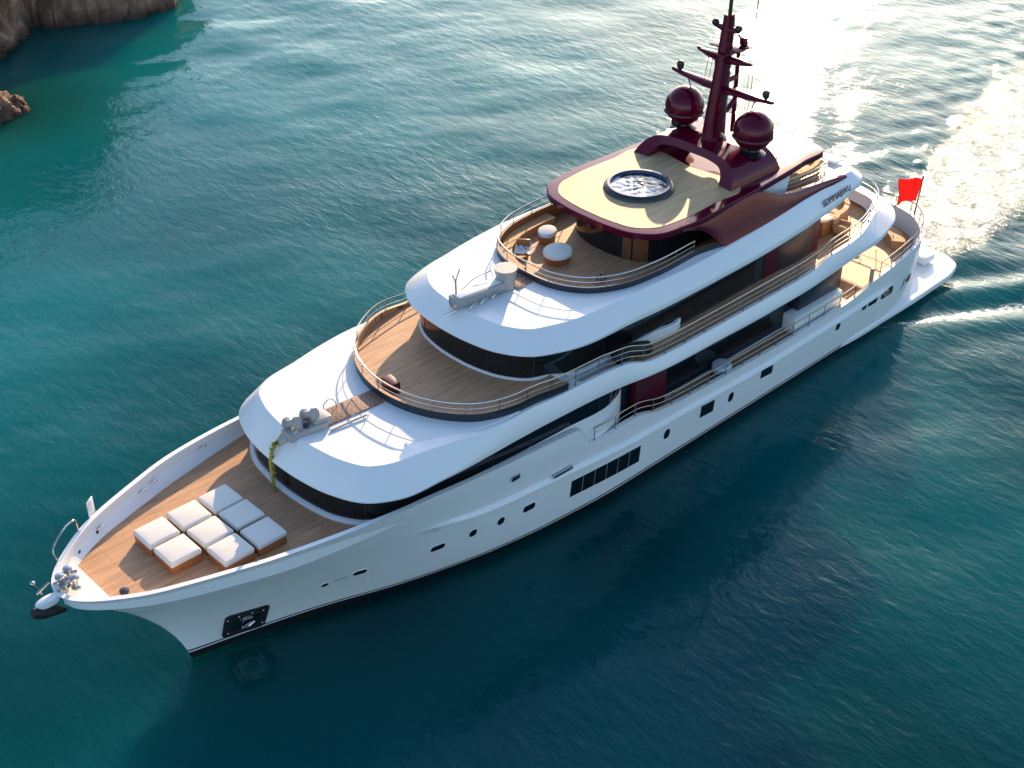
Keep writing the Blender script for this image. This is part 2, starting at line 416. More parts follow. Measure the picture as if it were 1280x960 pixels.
# ------------------------------------------------------------------ ROCKS
def rock_mat():
    m = bpy.data.materials.new('limestone'); m.use_nodes = True; nt = m.node_tree; N = nt.nodes; L = nt.links; b = N['Principled BSDF']
    geo = N.new('ShaderNodeNewGeometry'); sep = N.new('ShaderNodeSeparateXYZ'); L.new(geo.outputs['Position'], sep.inputs[0])
    mp = N.new('ShaderNodeMapping'); mp.inputs['Scale'].default_value = (1, 1, .55); L.new(geo.outputs['Position'], mp.inputs[0])
    n = N.new('ShaderNodeTexNoise'); n.inputs['Scale'].default_value = .55; n.inputs['Detail'].default_value = 10; n.inputs['Roughness'].default_value = .7
    L.new(mp.outputs[0], n.inputs['Vector'])
    cr = N.new('ShaderNodeValToRGB'); e = cr.color_ramp.elements
    e[0].position = .32; e[0].color = (.07, .04, .026, 1); e[1].position = .68; e[1].color = (.50, .31, .20, 1)
    x = e.new(.5); x.color = (.25, .14, .085, 1)
    L.new(n.outputs[0], cr.inputs[0])
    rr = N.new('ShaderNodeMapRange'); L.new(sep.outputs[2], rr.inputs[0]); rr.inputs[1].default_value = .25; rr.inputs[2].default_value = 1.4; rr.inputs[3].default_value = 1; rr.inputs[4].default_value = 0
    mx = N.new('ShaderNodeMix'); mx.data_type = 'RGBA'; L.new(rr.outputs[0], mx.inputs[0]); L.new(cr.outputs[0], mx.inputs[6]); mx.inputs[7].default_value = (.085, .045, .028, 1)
    L.new(mx.outputs[2], b.inputs['Base Color']); b.inputs['Roughness'].default_value = .85
    v = N.new('ShaderNodeTexVoronoi'); v.feature = 'DISTANCE_TO_EDGE'; v.inputs['Scale'].default_value = .7; L.new(mp.outputs[0], v.inputs['Vector'])
    ad = N.new('ShaderNodeMath'); ad.operation = 'ADD'; L.new(n.outputs[0], ad.inputs[0]); L.new(v.outputs[0], ad.inputs[1])
    bp = N.new('ShaderNodeBump'); bp.inputs['Strength'].default_value = .8; bp.inputs['Distance'].default_value = .5
    L.new(ad.outputs[0], bp.inputs['Height']); L.new(bp.outputs[0], b.inputs['Normal'])
    return m
ROCK = rock_mat()
def rough_rock(p, amp, sc=.28):
    q = Vector((p.x*sc, p.y*sc, p.z*sc*.6))
    a = noise.fractal(q, .8, 2.1, 7, noise_basis='PERLIN_ORIGINAL')
    r = noise.ridged_multi_fractal(q*1.6+Vector((9, 3, 5)), .8, 2.2, 6, .9, 2.0)
    d, pts = noise.voronoi(Vector((p.x*.55+p.z*.2, p.y*.55, p.z*.30)) + Vector((a, a, a))*.5)
    crack = sstep(.0, .22, d[1]-d[0])
    return amp*(a*.8 + (r-1.2)*.5 - (1-crack)*.55)
def cliff():
    """steep shore whose foot follows the waterline seen in the picture"""
    foot = spline([(-14, 62), (4, 68), (16, 71), (25, 72.5), (33, 75.4), (37, 77.9), (39.5, 80.6), (41.2, 79.4), (44.5, 77.4), (48, 76.2), (50.6, 75.9), (52.4, 77.6), (54.2, 81), (58, 86), (66, 96), (76, 110), (84, 128)], 26)
    V = []; F = []; nv = 90; n = len(foot); nn = normals2(foot, False)
    for i, (p, q) in enumerate(zip(foot, nn)):
        s = 1 if q.y > 0 else -1
        for j in range(nv):
            t = j/(nv-1)
            back = -1.2 + 26*t**1.8; h = -1.0 + 27*(1-(1-t)**2.6)
            h *= lerp(.30, 1, min(1, sstep(52.4, 38, p[0])+sstep(53, 74, p[0]))) if t > .1 else 1
            w = Vector((p[0]+q.x*s*back, p[1]+q.y*s*back, h))
            d = rough_rock(w, 1.5*min(1, .45+t*1.5)); gr = noise.noise(Vector((w.x*.22, w.y*.22, 3.3)))
            w += Vector((q.x*s, q.y*s, .25))*d*-1 + Vector((q.x*s, q.y*s, 0))*gr*1.6*min(1, t*4+.15)
            V.append(w)
    for i in range(n-1):
        for j in range(nv-1): F.append((i*nv+j, i*nv+j+1, (i+1)*nv+j+1, (i+1)*nv+j))
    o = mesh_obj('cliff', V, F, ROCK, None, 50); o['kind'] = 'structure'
cliff()
def boulder(name, c, d, rz, seed, label, amp=.55):
    bm = bmesh.new(); bmesh.ops.create_icosphere(bm, subdivisions=6, radius=1)
    off = Vector((seed*7.1, seed*3.3, seed*1.7))
    for v in bm.verts:
        p = v.co.copy(); w = Vector((p.x*d[0], p.y*d[1], p.z*d[2]))
        k = rough_rock(w*1.5+off, amp, .5)
        step = .18*math.sin(w.z*5+noise.noise(w*.6+off)*5)
        v.co = w + p.normalized()*(k+step*.5)
    me = bpy.data.meshes.new(name); bm.to_mesh(me); bm.free(); me.materials.append(ROCK); me.shade_smooth(); me.set_sharp_from_angle(angle=R(50))
    o = bpy.data.objects.new(name, me); COL.objects.link(o); o.location = c; o.rotation_euler = (0, 0, rz)
    tag(o, label, 'rock', 'rocks along the shore'); return o
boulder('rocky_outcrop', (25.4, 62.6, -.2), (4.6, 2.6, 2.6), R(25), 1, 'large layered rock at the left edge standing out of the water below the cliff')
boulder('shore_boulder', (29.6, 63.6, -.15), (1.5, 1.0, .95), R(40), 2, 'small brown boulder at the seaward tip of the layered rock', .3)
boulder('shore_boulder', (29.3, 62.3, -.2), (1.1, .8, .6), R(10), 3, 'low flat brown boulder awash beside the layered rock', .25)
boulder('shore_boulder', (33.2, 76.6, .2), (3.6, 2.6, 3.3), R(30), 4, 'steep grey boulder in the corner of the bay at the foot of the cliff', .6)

# ------------------------------------------------------------------ YACHT
YA = tag(empty('motor_yacht', (31, 0, 0)), 'large white motor yacht with maroon hardtop and mast under way on teal water', 'yacht')
YOFF = Matrix.Translation((-31, 0, 0))
def Y(o):            # parent to the yacht, keeping world placement (yacht empty only translates)
    o.parent = YA; o.matrix_parent_inverse = YOFF; return o
def YS(o, part):     # sub-part of a yacht part (parts sit at the yacht's own frame)
    o.parent = part; return o

# ---- hull
def build_hull():
    xi_list = [0, .05, .12, .22, .36, .55, .8, 1.1, 1.5, 2] + [2+.4*k for k in range(1, 131)]
    xi_list += [54.3, 54.7, 55.1, 55.5, 55.9, 56.3, 56.6, 56.85, 57.05, 57.2, 57.32, 57.42, 57.47, 57.5]
    V = []; F = []; I = []; nrow = None; rows_all = []
    for xi in xi_list:
        zk = tab(ZKN, xi); zs = hullz(xi); row = []
        zk = min(zk, zs-.25)
        lg = ledge(xi)
        for z in (-1.0, 0, .45, .53, .63): row.append((hx(xi, z), hyraw(xi, z), z))
        for k in range(1, 9): z = lerp(.63, zk-.1, k/8); row.append((hx(xi, z), hyraw(xi, z), z))
        row.append((hx(xi, zk), hyraw(xi, zk)+lg, zk-.03))
        kf_ = min(1, lg/.06)
        row[-1] = (hx(xi, zk), lerp(hyraw(xi, zk-.03), hyraw(xi, zk)+lg, kf_), zk-.03)
        row.append((hx(xi, zk+.03), lerp(hyraw(xi, zk+.03), hyraw(xi, zk)+lg*.9, kf_), zk+.03))
        row.append((hx(xi, zk+.2), hyraw(xi, zk+.2)-lg*.35, zk+.18))
        for k in range(1, 8): z = lerp(zk+.18, zs, k/7); row.append((hx(xi, z), hyraw(xi, z)-lg*.35, z))
        rows_all.append(row)
    nr = len(rows_all[0])
    for side in (-1, 1):
        o = len(V)
        for row in rows_all: V += [(x, side*max(0, y), z) for x, y, z in row]
        for i in range(len(rows_all)-1):
            for j in range(nr-1):
                F.append((o+i*nr+j, o+(i+1)*nr+j, o+(i+1)*nr+j+1, o+i*nr+j+1))
                I.append(1 if j in (0, 1, 3) else 0)
    hull = Y(mesh_obj('hull', V, F, [WHITE, BLACK], None, 35, I))
    return hull, xi_list, rows_all
HULL, XI, ROWS = build_hull()
SH2 = [Vector((r[-1][0], -max(0, r[-1][1]))) for r in ROWS]          # port sheer in plan
nn = normals2(SH2, False)
DECKZ = [(0, 6.6), (3, 6.55), (9, 6.32), (13.2, 6.25), (17, 5.6), (22, 5.0), (24.6, 4.0), (27.5, 3.75), (29, 3.3), (48.3, 3.3), (48.6, 3.72), (57, 3.72)]
def deck_z(x): 
    for a, b in zip(DECKZ, DECKZ[1:]):
        if x <= b[0]: return lerp(a[1], b[1], (x-a[0])/(b[0]-a[0]))
    return DECKZ[-1][1]
CAP, INN, DCK = [], [], []
for p, q, r in zip(SH2, nn, ROWS):
    s = 1 if q.y > 0 else -1
    if p.y > -.02: q = Vector((1 if p.x < 30 else -1, 0)); s = 1
    zt = r[-1][2]; zd = min(deck_z(p.x), zt-.05)
    def ins(d):
        v = p + q*s*d
        return Vector((v.x, min(v.y, 0)))
    a, b = ins(.2), ins(.27)
    CAP.append([Vector((p.x, p.y, zt)), Vector((p.x-q.x*s*.03, p.y-q.y*s*.03, zt+.05)), Vector((a.x, a.y, zt+.05)), Vector((a.x, a.y, zt-.02))])
    INN.append([Vector((a.x, a.y, zt-.02)), Vector((b.x, b.y, zd-.05))])
    DCK.append(Vector((b.x, b.y, zd)))
def mirrored(grid, name, m, parent, closed_center=False):
    V = []; F = []; k = len(grid[0])
    for side in (1, -1):
        o = len(V)
        for row in grid: V += [(v[0], v[1]*side, v[2]) for v in row]
        for i in range(len(grid)-1):
            for j in range(k-1): F.append((o+i*k+j, o+(i+1)*k+j, o+(i+1)*k+j+1, o+i*k+j+1))
    return mesh_obj(name, V, F, m, parent, 35)
Y(mirrored(CAP, 'bulwark_cap', WHITE, None))
Y(mirrored(INN, 'bulwark_lining', MATTE, None))
Y(mirrored([[v, Vector((v.x, 0, v.z))] for v in DCK], 'main_deck', TEAK, None))

# swim platform and transom
P = ring([(44.6, 0), (44.7, 3.2), (45.0, 4.7), (46.5, 5.0), (52, 5.2), (57, 5.15), (59.6, 4.95), (60.7, 4.5), (61.15, 3.6), (61.3, 2.2), (61.35, 0)], 8)
Y(mesh_obj('swim_platform', *loft([up(inset(P, .4), .2), up(inset(P, .06), .38), up(P, .44), up(inset(P, .0), .68), up(inset(P, .07), .75), up(inset(P, .6), .78)], True, True, True), WHITE, None, 35))
b = MB(); b.box((57.9, 0, 1.45), (2.2, 5.6, 1.3), bev=.2); b.box((57.2, 0, 2.4), (1.6, 4.4, 1.2), bev=.2)
Y(b.build('transom_steps', WHITE))
for s in (-1, 1):
    b = MB(); b.box((59.2, s*2.9, 1.12), (1.2, 1.1, .5), bev=.1); Y(b.build('stern_locker', WHITE))

# ---- generic glazing: one mesh per pane along a path
def glazing(path, z0, z1, step, name, lean=0.0, gap=.09, m=GLASS, out=.02, host=None):
    P2 = resample([Vector((p[0], p[1])) for p in path], step/6); n = len(P2); nn_ = normals2(P2, False)
    c = Vector((sum(p.x for p in P2)/n, 0)); panes = []
    i = 0
    while i < n-1:
        j = min(i+6, n-1)
        if n-1-j < 3: j = n-1
        Q = [P2[k].copy() for k in range(i, j+1)]; NQ = [nn_[k] for k in range(i, j+1)]
        d = (Q[1]-Q[0]).normalized(); Q[0] += d*gap/2; d = (Q[-1]-Q[-2]).normalized(); Q[-1] -= d*gap/2
        V = []
        for q, nv_ in zip(Q, NQ):
            s = 1 if nv_.dot(q-c) > 0 else -1
            zz0 = z0(q.x) if callable(z0) else z0; zz1 = z1(q.x) if callable(z1) else z1
            a = q+nv_*s*out; e = q+nv_*s*(out+lean)
            V += [Vector((a.x, a.y, zz0)), Vector((e.x, e.y, zz1))]
        F = [(2*k, 2*k+2, 2*k+3, 2*k+1) for k in range(len(Q)-1)]
        o = mesh_obj(name, V, F, m, None, 40)
        if host: YS(o, host)
        else: Y(o)
        panes.append(o); i = j
    return panes

# ---- lower deckhouse (front windows over the foredeck, long side windows)
B = ring([(11.25, 0), (11.34, 1.5), (11.7, 3.1), (12.5, 4.25), (14.0, 4.72), (18, 4.92), (24, 5.0), (27.0, 4.95), (28.6, 4.25), (30, 4.0), (38, 3.98), (46, 3.95), (47.3, 3.9), (47.4, 3.4), (47.4, 0)], 8)
A_HALF = [(10.9, 0), (10.98, 1.5), (11.3, 3.15), (12.05, 4.65), (13.3, 5.45), (15.6, 5.72), (22, 5.75), (25.5, 5.75), (27.6, 5.82), (29, 5.9), (34, 5.92), (42, 5.9), (46, 5.88), (49, 5.75), (50.8, 5.2), (52.0, 4.0), (52.5, 2.2), (52.6, 0)]
A = ring(A_HALF, 10)
A_ZB = [(11, 7.72), (14, 7.68), (18, 7.55), (23, 7.36), (27, 7.12), (28.8, 6.93), (31.2, 6.78), (34.3, 6.7), (38, 6.6), (41, 6.6), (44, 6.8), (46, 6.98), (48.5, 7.1), (50, 7.35), (51.3, 7.5)]
A_ZT = [(11, 8.95), (20.7, 8.84), (22.7, 8.66), (26, 8.5), (27.4, 8.36), (29.1, 7.86), (31.2, 7.76), (34.3, 7.7), (41, 7.67), (42.6, 7.8), (44, 8.12), (46, 8.2), (48, 8.2), (50, 8.25), (52.6, 8.3)]
SILLTOP = 6.62
DH = Y(mesh_obj('lower_deckhouse', *loft([up(B, lambda x: deck_z(x)-.15), up(B, 7.4)], True, False, True), DARK, None, 35))
Bf = [p for p in B]
# white sill below the forward windows
fs = [p for p in ring([(11.25, 0), (11.34, 1.5), (11.7, 3.1), (12.5, 4.25), (14.0, 4.72), (18, 4.92), (24, 5.0), (27.0, 4.95), (28.3, 4.4), (28.31, 0)], 8)]
def sill_out(x): return lerp(-.2, -.06, sstep(13, 15.5, x))
def sill_z(x): return tab([(11, 6.42), (13, 6.42), (16, 6.36), (21, 6.16), (25, 6.02), (29, 5.9)], x)
Y(mesh_obj('window_sill', *loft([up(inset(fs, sill_out), lambda x: deck_z(x)-.1), up(inset(fs, sill_out), lambda x: sill_z(x)-.1), up(inset(fs, lambda x: sill_out(x)*.7), sill_z), up(inset(fs, .0), lambda x: sill_z(x)+.03)], True), WHITE, None, 35))
k0 = next(i for i, p in enumerate(B) if p.x > 28.4); nB = len(B)
fore = [B[(i) % nB] for i in range(-k0, k0+1)]
glazing(fore, lambda x: sill_z(x)+.03, lambda x: tab(A_ZB, x)+.25, 2.3, 'window_pane', host=DH)
for s in (0, 1):
    seg = [p for p in B if 29.5 < p.x < 46.9 and (p.y < 0) == (s == 0)]
    glazing(seg, 3.85, 6.9, 2.6, 'window_pane', host=DH)
b = MB(); b.box((33, -4.04, 3.45), (30, .06, .5))    # low white kick strip at the side deck
b = MB()
for s in (-1, 1): b.box((38, s*4.04, 3.36), (18, .05, .14))
Y(b.build('kick_strip', MATTE))
for s in (-1, 1):
    b = MB(); b.box((30.6, s*4.3, 5.0), (2.7, .10, 3.2), bev=.03); b.box((29.3, s*4.5, 4.9), (.12, .5, 3.4), bev=.03)
    Y(b.build('maroon_side_panel', MAROOND))
    b = MB(); b.box((44.6, s*4.45, 3.85), (4.6, .9, 1.15), bev=.12); 
    Y(b.build('side_coaming', WHITE))
    b = MB(); b.box((45.0, s*4.25, 5.6), (4.0, .6, 2.3), bev=.05)
    Y(b.build('dark_side_locker', DARK))

# ---- bridge deck shell: visor roof over the foredeck, running aft as the bulwark band
def s_f(x): return sstep(13.5, 20, x)
def a_f(x): return sstep(45.5, 50, x)
def band_rings():
    zb = lambda x: tab(A_ZB, x); zt = lambda x: tab(A_ZT, x)
    RR = []
    RR.append(up(inset(A, lambda x: lerp(1.2, 1.6, s_f(x))), lambda x: zb(x)+.25, A))
    RR.append(up(inset(A, lambda x: lerp(.22, .34, s_f(x))), lambda x: zb(x), A))
    RR.append(up(inset(A, 0.02), lambda x: lerp(zb(x)+.10, zb(x)+.28, s_f(x)), A))
    RR.append(up(A, lambda x: lerp(zb(x)+.17, lerp(zb(x), zt(x), .38), s_f(x)), A))
    RR.append(up(inset(A, lambda x: lerp(.06, .03, s_f(x))), lambda x: lerp(zb(x)+.24, lerp(zb(x), zt(x), .5), s_f(x)), A))
    RR.append(up(inset(A, lambda x: lerp(.92, .22, s_f(x))+a_f(x)*.75), lambda x: lerp(8.92, zt(x)-.06, s_f(x)), A))
    RR.append(up(inset(A, lambda x: lerp(1.06, .27, s_f(x))+a_f(x)*.8), lambda x: lerp(9.0, zt(x), s_f(x)), A))
    RR.append(up(inset(A, lambda x: lerp(2.1, .46, s_f(x))+a_f(x)*.8), lambda x: lerp(8.90, zt(x), s_f(x)), A))
    RR.append(up(inset(A, lambda x: lerp(2.15, .50, s_f(x))+a_f(x)*.8), lambda x: lerp(8.90, 7.3, sstep(15, 19, x)), A))
    return RR
RR = band_rings()
BAND = Y(mesh_obj('bridge_deck_shell', *loft(RR), WHITE, None, 28))
inner = inset(A, lambda x: lerp(2.1, .46, s_f(x))+a_f(x)*.8)
# white plateau of the visor roof
half = [p for p in inner if p.x < 24.6]
kk = [i for i, p in enumerate(inner) if p.x < 24.6]
ia = [i for i in kk if inner[i].y <= 0]; ib = [i for i in kk if inner[i].y > 0]
plat = [inner[i] for i in ia]+[inner[i] for i in ib]
plat3 = [Vector((p.x, p.y, 8.905 if p.x < 19 else lerp(8.905, tab(A_ZT, p.x)+.005, sstep(19, 22, p.x)))) for p in plat]
Y(mesh_obj('visor_roof', *loft([[Vector((p.x, p.y, 7.4)) for p in plat], plat3], True, False, True), MATTE, None, 35))
# aft bridge deck floor
fl = inset(A, lambda x: .48+a_f(x)*.8)
fl2 = [p for p in fl if p.x > 24]
Y(mesh_obj('bridge_side_deck', *sheet([[Vector((p.x, p.y, 7.55)) for p in fl2]]), TEAK, None, 0))
Y(mesh_obj('bridge_deck_soffit', *sheet([[Vector((p.x, p.y, 7.1)) for p in inset(A, 1.3) if p.x > 28]]), WHITE, None, 0))

# ---- rail helper: handrail, mid rails, stanchions as sub-parts
def railing(path, h, name='railing', step=1.5, mids=(.36, .68), closed=False, rr=.036):
    """path: list of 3D base points"""
    Pp = resample([Vector(p) for p in path], .35, closed)
    top = [p+Vector((0, 0, h)) for p in Pp]
    part = Y(MB().tube(top, rr, 8, 0, closed).build(name, STEEL))
    b_ = MB()
    for f in mids: b_.tube([p+Vector((0, 0, h*f)) for p in Pp], .015, 6, 0, closed)
    YS(b_.build('mid_rail', STEEL), part)
    Q = resample([Vector(p) for p in path], step, closed)
    me = None
    for q in Q:
        if me is None:
            o = MB().lathe([(.05, 0), (.05, .03), (.026, .04), (.024, h)], (0, 0, 0), 8).build('stanchion', STEEL); me = o.data
        else:
            o = bpy.data.objects.new('stanchion', me); COL.objects.link(o)
        o.location = q; YS(o, part)
    return part
# bridge rail: curved front on the visor roof, then along the band to the stern
I_HALF = [(16.6, 0), (16.8, 1.5), (17.4, 2.95), (18.5, 4.25), (20.1, 5.05), (22.5, 5.3), (26, 5.35)]
If = ring(I_HALF+[(26.5, 5.36), (26.6, 0)], 10)
front = [Vector((p.x, p.y-.35*(1-sstep(18, 22, p.x)))) for p in If if p.x <= 26.0]
kf = max(range(len(front)), key=lambda i: (front[(i+1) % len(front)]-front[i]).length)
front = front[kf+1:]+front[:kf+1]
if front[0].y < 0: front = front[::-1]
band_in = inset(A, lambda x: .36+a_f(x)*.8)
def zrail(x): return tab(A_ZT, x)
aftp = [p for p in band_in if p.x > 26.3]
ka = max(range(len(aftp)), key=lambda i: (aftp[(i+1) % len(aftp)]-aftp[i]).length)
aftp = aftp[ka+1:]+aftp[:ka+1]
if aftp[0].y > 0: aftp = aftp[::-1]
fp = [Vector((p.x, p.y, lerp(8.91, zrail(p.x), sstep(19, 23, p.x)))) for p in front]
ap = [Vector((p.x, p.y, zrail(p.x))) for p in aftp]
railing(fp+ap, .95, 'bridge_railing', 1.55, (.36, .68), closed=True)
# coaming, dark navy outside, under the curved front rail and teak inside it
cf = [p for p in fp if p.x < 23.6]
V = []
for p in cf: V += [p+Vector((0, 0, -.02)), p+Vector((0, 0, .34))]
cc = MB(); n_ = len(cf)
nq = normals2([Vector((p.x, p.y)) for p in cf], False)
prof = []
for p, q in zip(cf, nq):
    s = 1 if q.dot(Vector((p.x-24, p.y))) > 0 else -1
    q = Vector((q.x, q.y, 0))*s
    prof.append([p+q*.05+Vector((0, 0, -.05)), p+q*.07+Vector((0, 0, .42)), p-q*.09+Vector((0, 0, .42)), p-q*.09+Vector((0, 0, -.05))])
k_ = 4
VV = [v for r in prof for v in r]; FF = [(i*k_+j, (i+1)*k_+j, (i+1)*k_+j+1, i*k_+j+1) for i in range(n_-1) for j in range(k_-1)]
Y(mesh_obj('rail_coaming', VV, FF, [DARK, TEAK], None, 35, [0 if j == 0 else 1 for i in range(n_-1) for j in range(k_-1)]))
tk = [Vector((p.x, p.y, 8.60)) for p in cf if p.x < 23.6]
tk = [v for v in tk]
Y(mesh_obj('bridge_fore_deck', *sheet([[Vector((lerp(v.x, 22, .02), v.y*.985, 8.925)) for v in tk]]), TEAK, None, 0))

b = MB(); b.box((17.35, -.05, 9.2), (.5, .9, .55), rz=R(-8), bev=.05); Y(b.build('gate_locker', MAROOND))
# ---- upper deckhouse (wheelhouse) with raked panes
H = ring([(21.2, 0), (21.3, 1.4), (21.75, 2.9), (22.55, 3.9), (24, 4.2), (26, 4.16), (33, 4.12), (40, 4.05), (44.6, 3.95), (45.2, 3.7), (45.3, 0)], 8)
C_HALF = [(20.68, 0), (20.76, 1.4), (21.15, 3.1), (22.1, 4.45), (23.6, 5.12), (28, 5.45), (34, 5.52), (39, 5.42), (43, 5.1), (46.5, 4.7), (47.9, 4.4), (48.25, 3.9), (48.3, 2), (48.3, 0)]
C = ring(C_HALF, 10)
C_ZB = [(20.7, 10.55), (22.5, 10.52), (25, 10.38), (27.5, 10.25), (31, 10.16), (38, 10.14), (41, 10.14), (44, 10.2), (47, 10.45), (48.3, 10.6)]
C_ZT = [(20.7, 11.4), (29, 11.52), (33, 11.42), (38, 11.5), (44, 11.58), (48.3, 11.45)]
WH = Y(mesh_obj('wheelhouse', *loft([up(H, 7.4), up(H, 10.9)], True, False, False), DARK, None, 35))
def wsz(x): return tab([(21.1, 9.04), (23.0, 9.02), (24.6, 8.55), (26, 8.25), (32.6, 8.08), (33.2, 7.72), (46, 7.72)], x)
kh = [p for p in H if p.x < 39.6]; km = max(range(len(kh)), key=lambda i: (kh[(i+1) % len(kh)]-kh[i]).length)
hf = kh[km+1:]+kh[:km+1]
glazing(hf, wsz, lambda x: tab(C_ZB, x)+.22, 2.3, 'window_pane', host=WH)
sl = ring([(21.2, 0), (21.3, 1.4), (21.75, 2.9), (22.55, 3.9), (24, 4.2), (26, 4.16), (31, 4.12), (32.7, 4.12), (33.0, 3.9), (33.01, 0)], 8)
Y(mesh_obj('wheelhouse_sill', *loft([up(inset(sl, lambda x: lerp(-.09, -.2, sstep(23, 26, x))), 7.5), up(inset(sl, lambda x: lerp(-.09, -.2, sstep(23, 26, x))), lambda x: wsz(min(x, 32.6))-.10), up(inset(sl, lambda x: lerp(-.07, -.14, sstep(23, 26, x))), lambda x: wsz(min(x, 32.6))-.02), up(inset(sl, .02), lambda x: wsz(min(x, 32.6)))], True), WHITE, None, 35))
for s in (-1, 1):
    b = MB(); b.box((42.3, s*4.06, 8.9), (4.9, .08, 2.7), bev=.02); Y(b.build('maroon_wall_panel', MAROOND))
b = MB(); b.box((45.36, 0, 8.85), (.08, 7.2, 2.5), bev=.02); Y(b.build('aft_bulkhead', WOOD))

# ---- sun deck shell (eyebrow roof)
def c_f(x): return sstep(22.8, 28.5, x)
zb = lambda x: tab(C_ZB, x); zt = lambda x: tab(C_ZT, x)
CR = [up(inset(C, lambda x: lerp(1.25, 1.6, c_f(x))), lambda x: zb(x)+.22, C),
      up(inset(C, lambda x: lerp(.22, .32, c_f(x))), lambda x: zb(x), C),
      up(inset(C, .02), lambda x: lerp(zb(x)+.09, zb(x)+.22, c_f(x)), C),
      up(C, lambda x: lerp(zb(x)+.15, zb(x)+.42, c_f(x)), C),
      up(inset(C, lambda x: lerp(.06, .05, c_f(x))), lambda x: lerp(zb(x)+.22, zb(x)+.55, c_f(x)), C),
      up(inset(C, lambda x: lerp(1.0, .62, c_f(x))), lambda x: lerp(11.36, zt(x)-.06, c_f(x)), C),
      up(inset(C, lambda x: lerp(1.12, .7, c_f(x))), lambda x: lerp(11.43, zt(x), c_f(x)), C),
      up(inset(C, lambda x: lerp(2.2, .85, c_f(x))), lambda x: lerp(11.42, zt(x), c_f(x)), C)]
Y(mesh_obj('sun_deck_shell', *loft(CR), WHITE, None, 28))
D_HALF = [(26.0, 0), (26.15, 1.6), (26.9, 3.0), (28.4, 3.95), (30.5, 4.3), (33.5, 4.25), (36.6, 4.2), (36.7, 3.5), (36.7, 0)]
D = ring(D_HALF, 8)
Cin = inset(C, lambda x: lerp(2.2, .85, c_f(x)))
Y(mesh_obj('sun_deck_roof', *sheet([up(Cin, lambda x: lerp(11.42, zt(x), c_f(x)), C), up(D, 11.44)]), MATTE, None, 30))
Y(mesh_obj('sun_deck_soffit', *sheet([up(inset(C, 1.5), 10.45)]), WHITE, None, 0))
Y(mesh_obj('sun_deck_well', *loft([up(inset(D, -.06), 11.38), up(inset(D, -.05), 11.74), up(inset(D, .10), 11.74), up(inset(D, .12), 10.9)], True), [DARK, WOOD], None, 35,
           [0]*len(D)+[1]*len(D)*2))
Y(mesh_obj('sun_deck_floor', *sheet([up(inset(D, .1), 10.95)]), TEAK, None, 0))
dr = [p for p in D if p.x < 33.6]; km = max(range(len(dr)), key=lambda i: (dr[(i+1) % len(dr)]-dr[i]).length)
dr = dr[km+1:]+dr[:km+1]
railing([Vector((p.x, p.y, 11.42)) for p in inset_open] if False else [Vector((p.x, p.y, 11.44)) for p in dr], .85, 'sun_deck_railing', 1.45)
# curved bench inside the starboard side of the well
bp_ = [p for p in inset(D, .5) if p.y > 1.0 and p.x < 31.5]
bp_ = sorted(bp_, key=lambda p: p.x)
V = []; 
in1, in2 = inset(D, .14), inset(D, .75)
ids = [i for i, p in enumerate(D) if p.y > .8 and p.x < 31.8]
V = []
for i in ids: V += [Vector((in1[i].x, in1[i].y, 10.95)), Vector((in1[i].x, in1[i].y, 11.4)), Vector((in2[i].x, in2[i].y, 11.38)), Vector((in2[i].x, in2[i].y, 10.95))]
Y(mesh_obj('curved_bench', V, [(0, 1, 2, 3), (len(V)-4, len(V)-3, len(V)-2, len(V)-1)]+[(a*4+j, (a+1)*4+j, (a+1)*4+(j+1) % 4, a*4+(j+1) % 4) for a in range(len(ids)-1) for j in range(4)], TAN, None, 30))

# ---- hardtop house, hardtop, arch
E_ = ring([(31.3, 0), (31.45, 1.3), (32.0, 2.4), (33.2, 2.95), (36, 3.1), (39.5, 3.1), (39.8, 2.8), (39.8, 0)], 8)
SL = Y(mesh_obj('sky_lounge', *loft([up(E_, 10.9), up(E_, 13.2)]), BLACK, None, 35))
ef = [p for p in E_ if p.x < 36.5]; km = max(range(len(ef)), key=lambda i: (ef[(i+1) % len(ef)]-ef[i]).length)
ef = ef[km+1:]+ef[:km+1]
glazing(ef, 11.02, 13.06, 1.5, 'window_pane', host=SL)
DOORW = mat('door_lit_interior', (.16, .06, .025), .12, coat=.6, var=.3, vscale=2.5)  # opaque brown panel, the tan-lit lounge interior put into its colour
seg = [p for p in E_ if -2.55 < p.y < -1.25 and p.x < 33]
seg = sorted(seg, key=lambda p: p.y)
glazing(seg, 11.0, 12.95, .85, 'sliding_door', m=DOORW, out=.06)
F_HALF = [(30.0, 0), (30.08, 1.5), (30.4, 2.85), (31.15, 3.75), (32.8, 4.15), (36, 4.15), (40, 3.95), (43, 3.68), (45.2, 3.3), (45.3, 2.9), (45.3, 0)]
Fo = ring(F_HALF, 8)
panel_half = [(30.45, 0), (30.53, 1.4), (30.85, 2.6), (31.6, 3.3), (33.0, 3.58), (36, 3.55), (37.9, 3.5), (38.1, 3.3), (38.1, 0)]
Pn = ring(panel_half, 8)
Y(mesh_obj('hardtop', *loft([up(inset(Fo, .5), 12.98), up(inset(Fo, .05), 12.98), up(inset(Fo, .0), 13.02), up(inset(Fo, .0), 13.27), up(inset(Fo, .05), 13.325), up(inset(Fo, .44), 13.34)], True, True, True), MAROON, None, 35))
Y(mesh_obj('hardtop_deck', *loft([up(Pn, 13.3), up(Pn, 13.365)], True, False, True), TEAKL, None, 35))
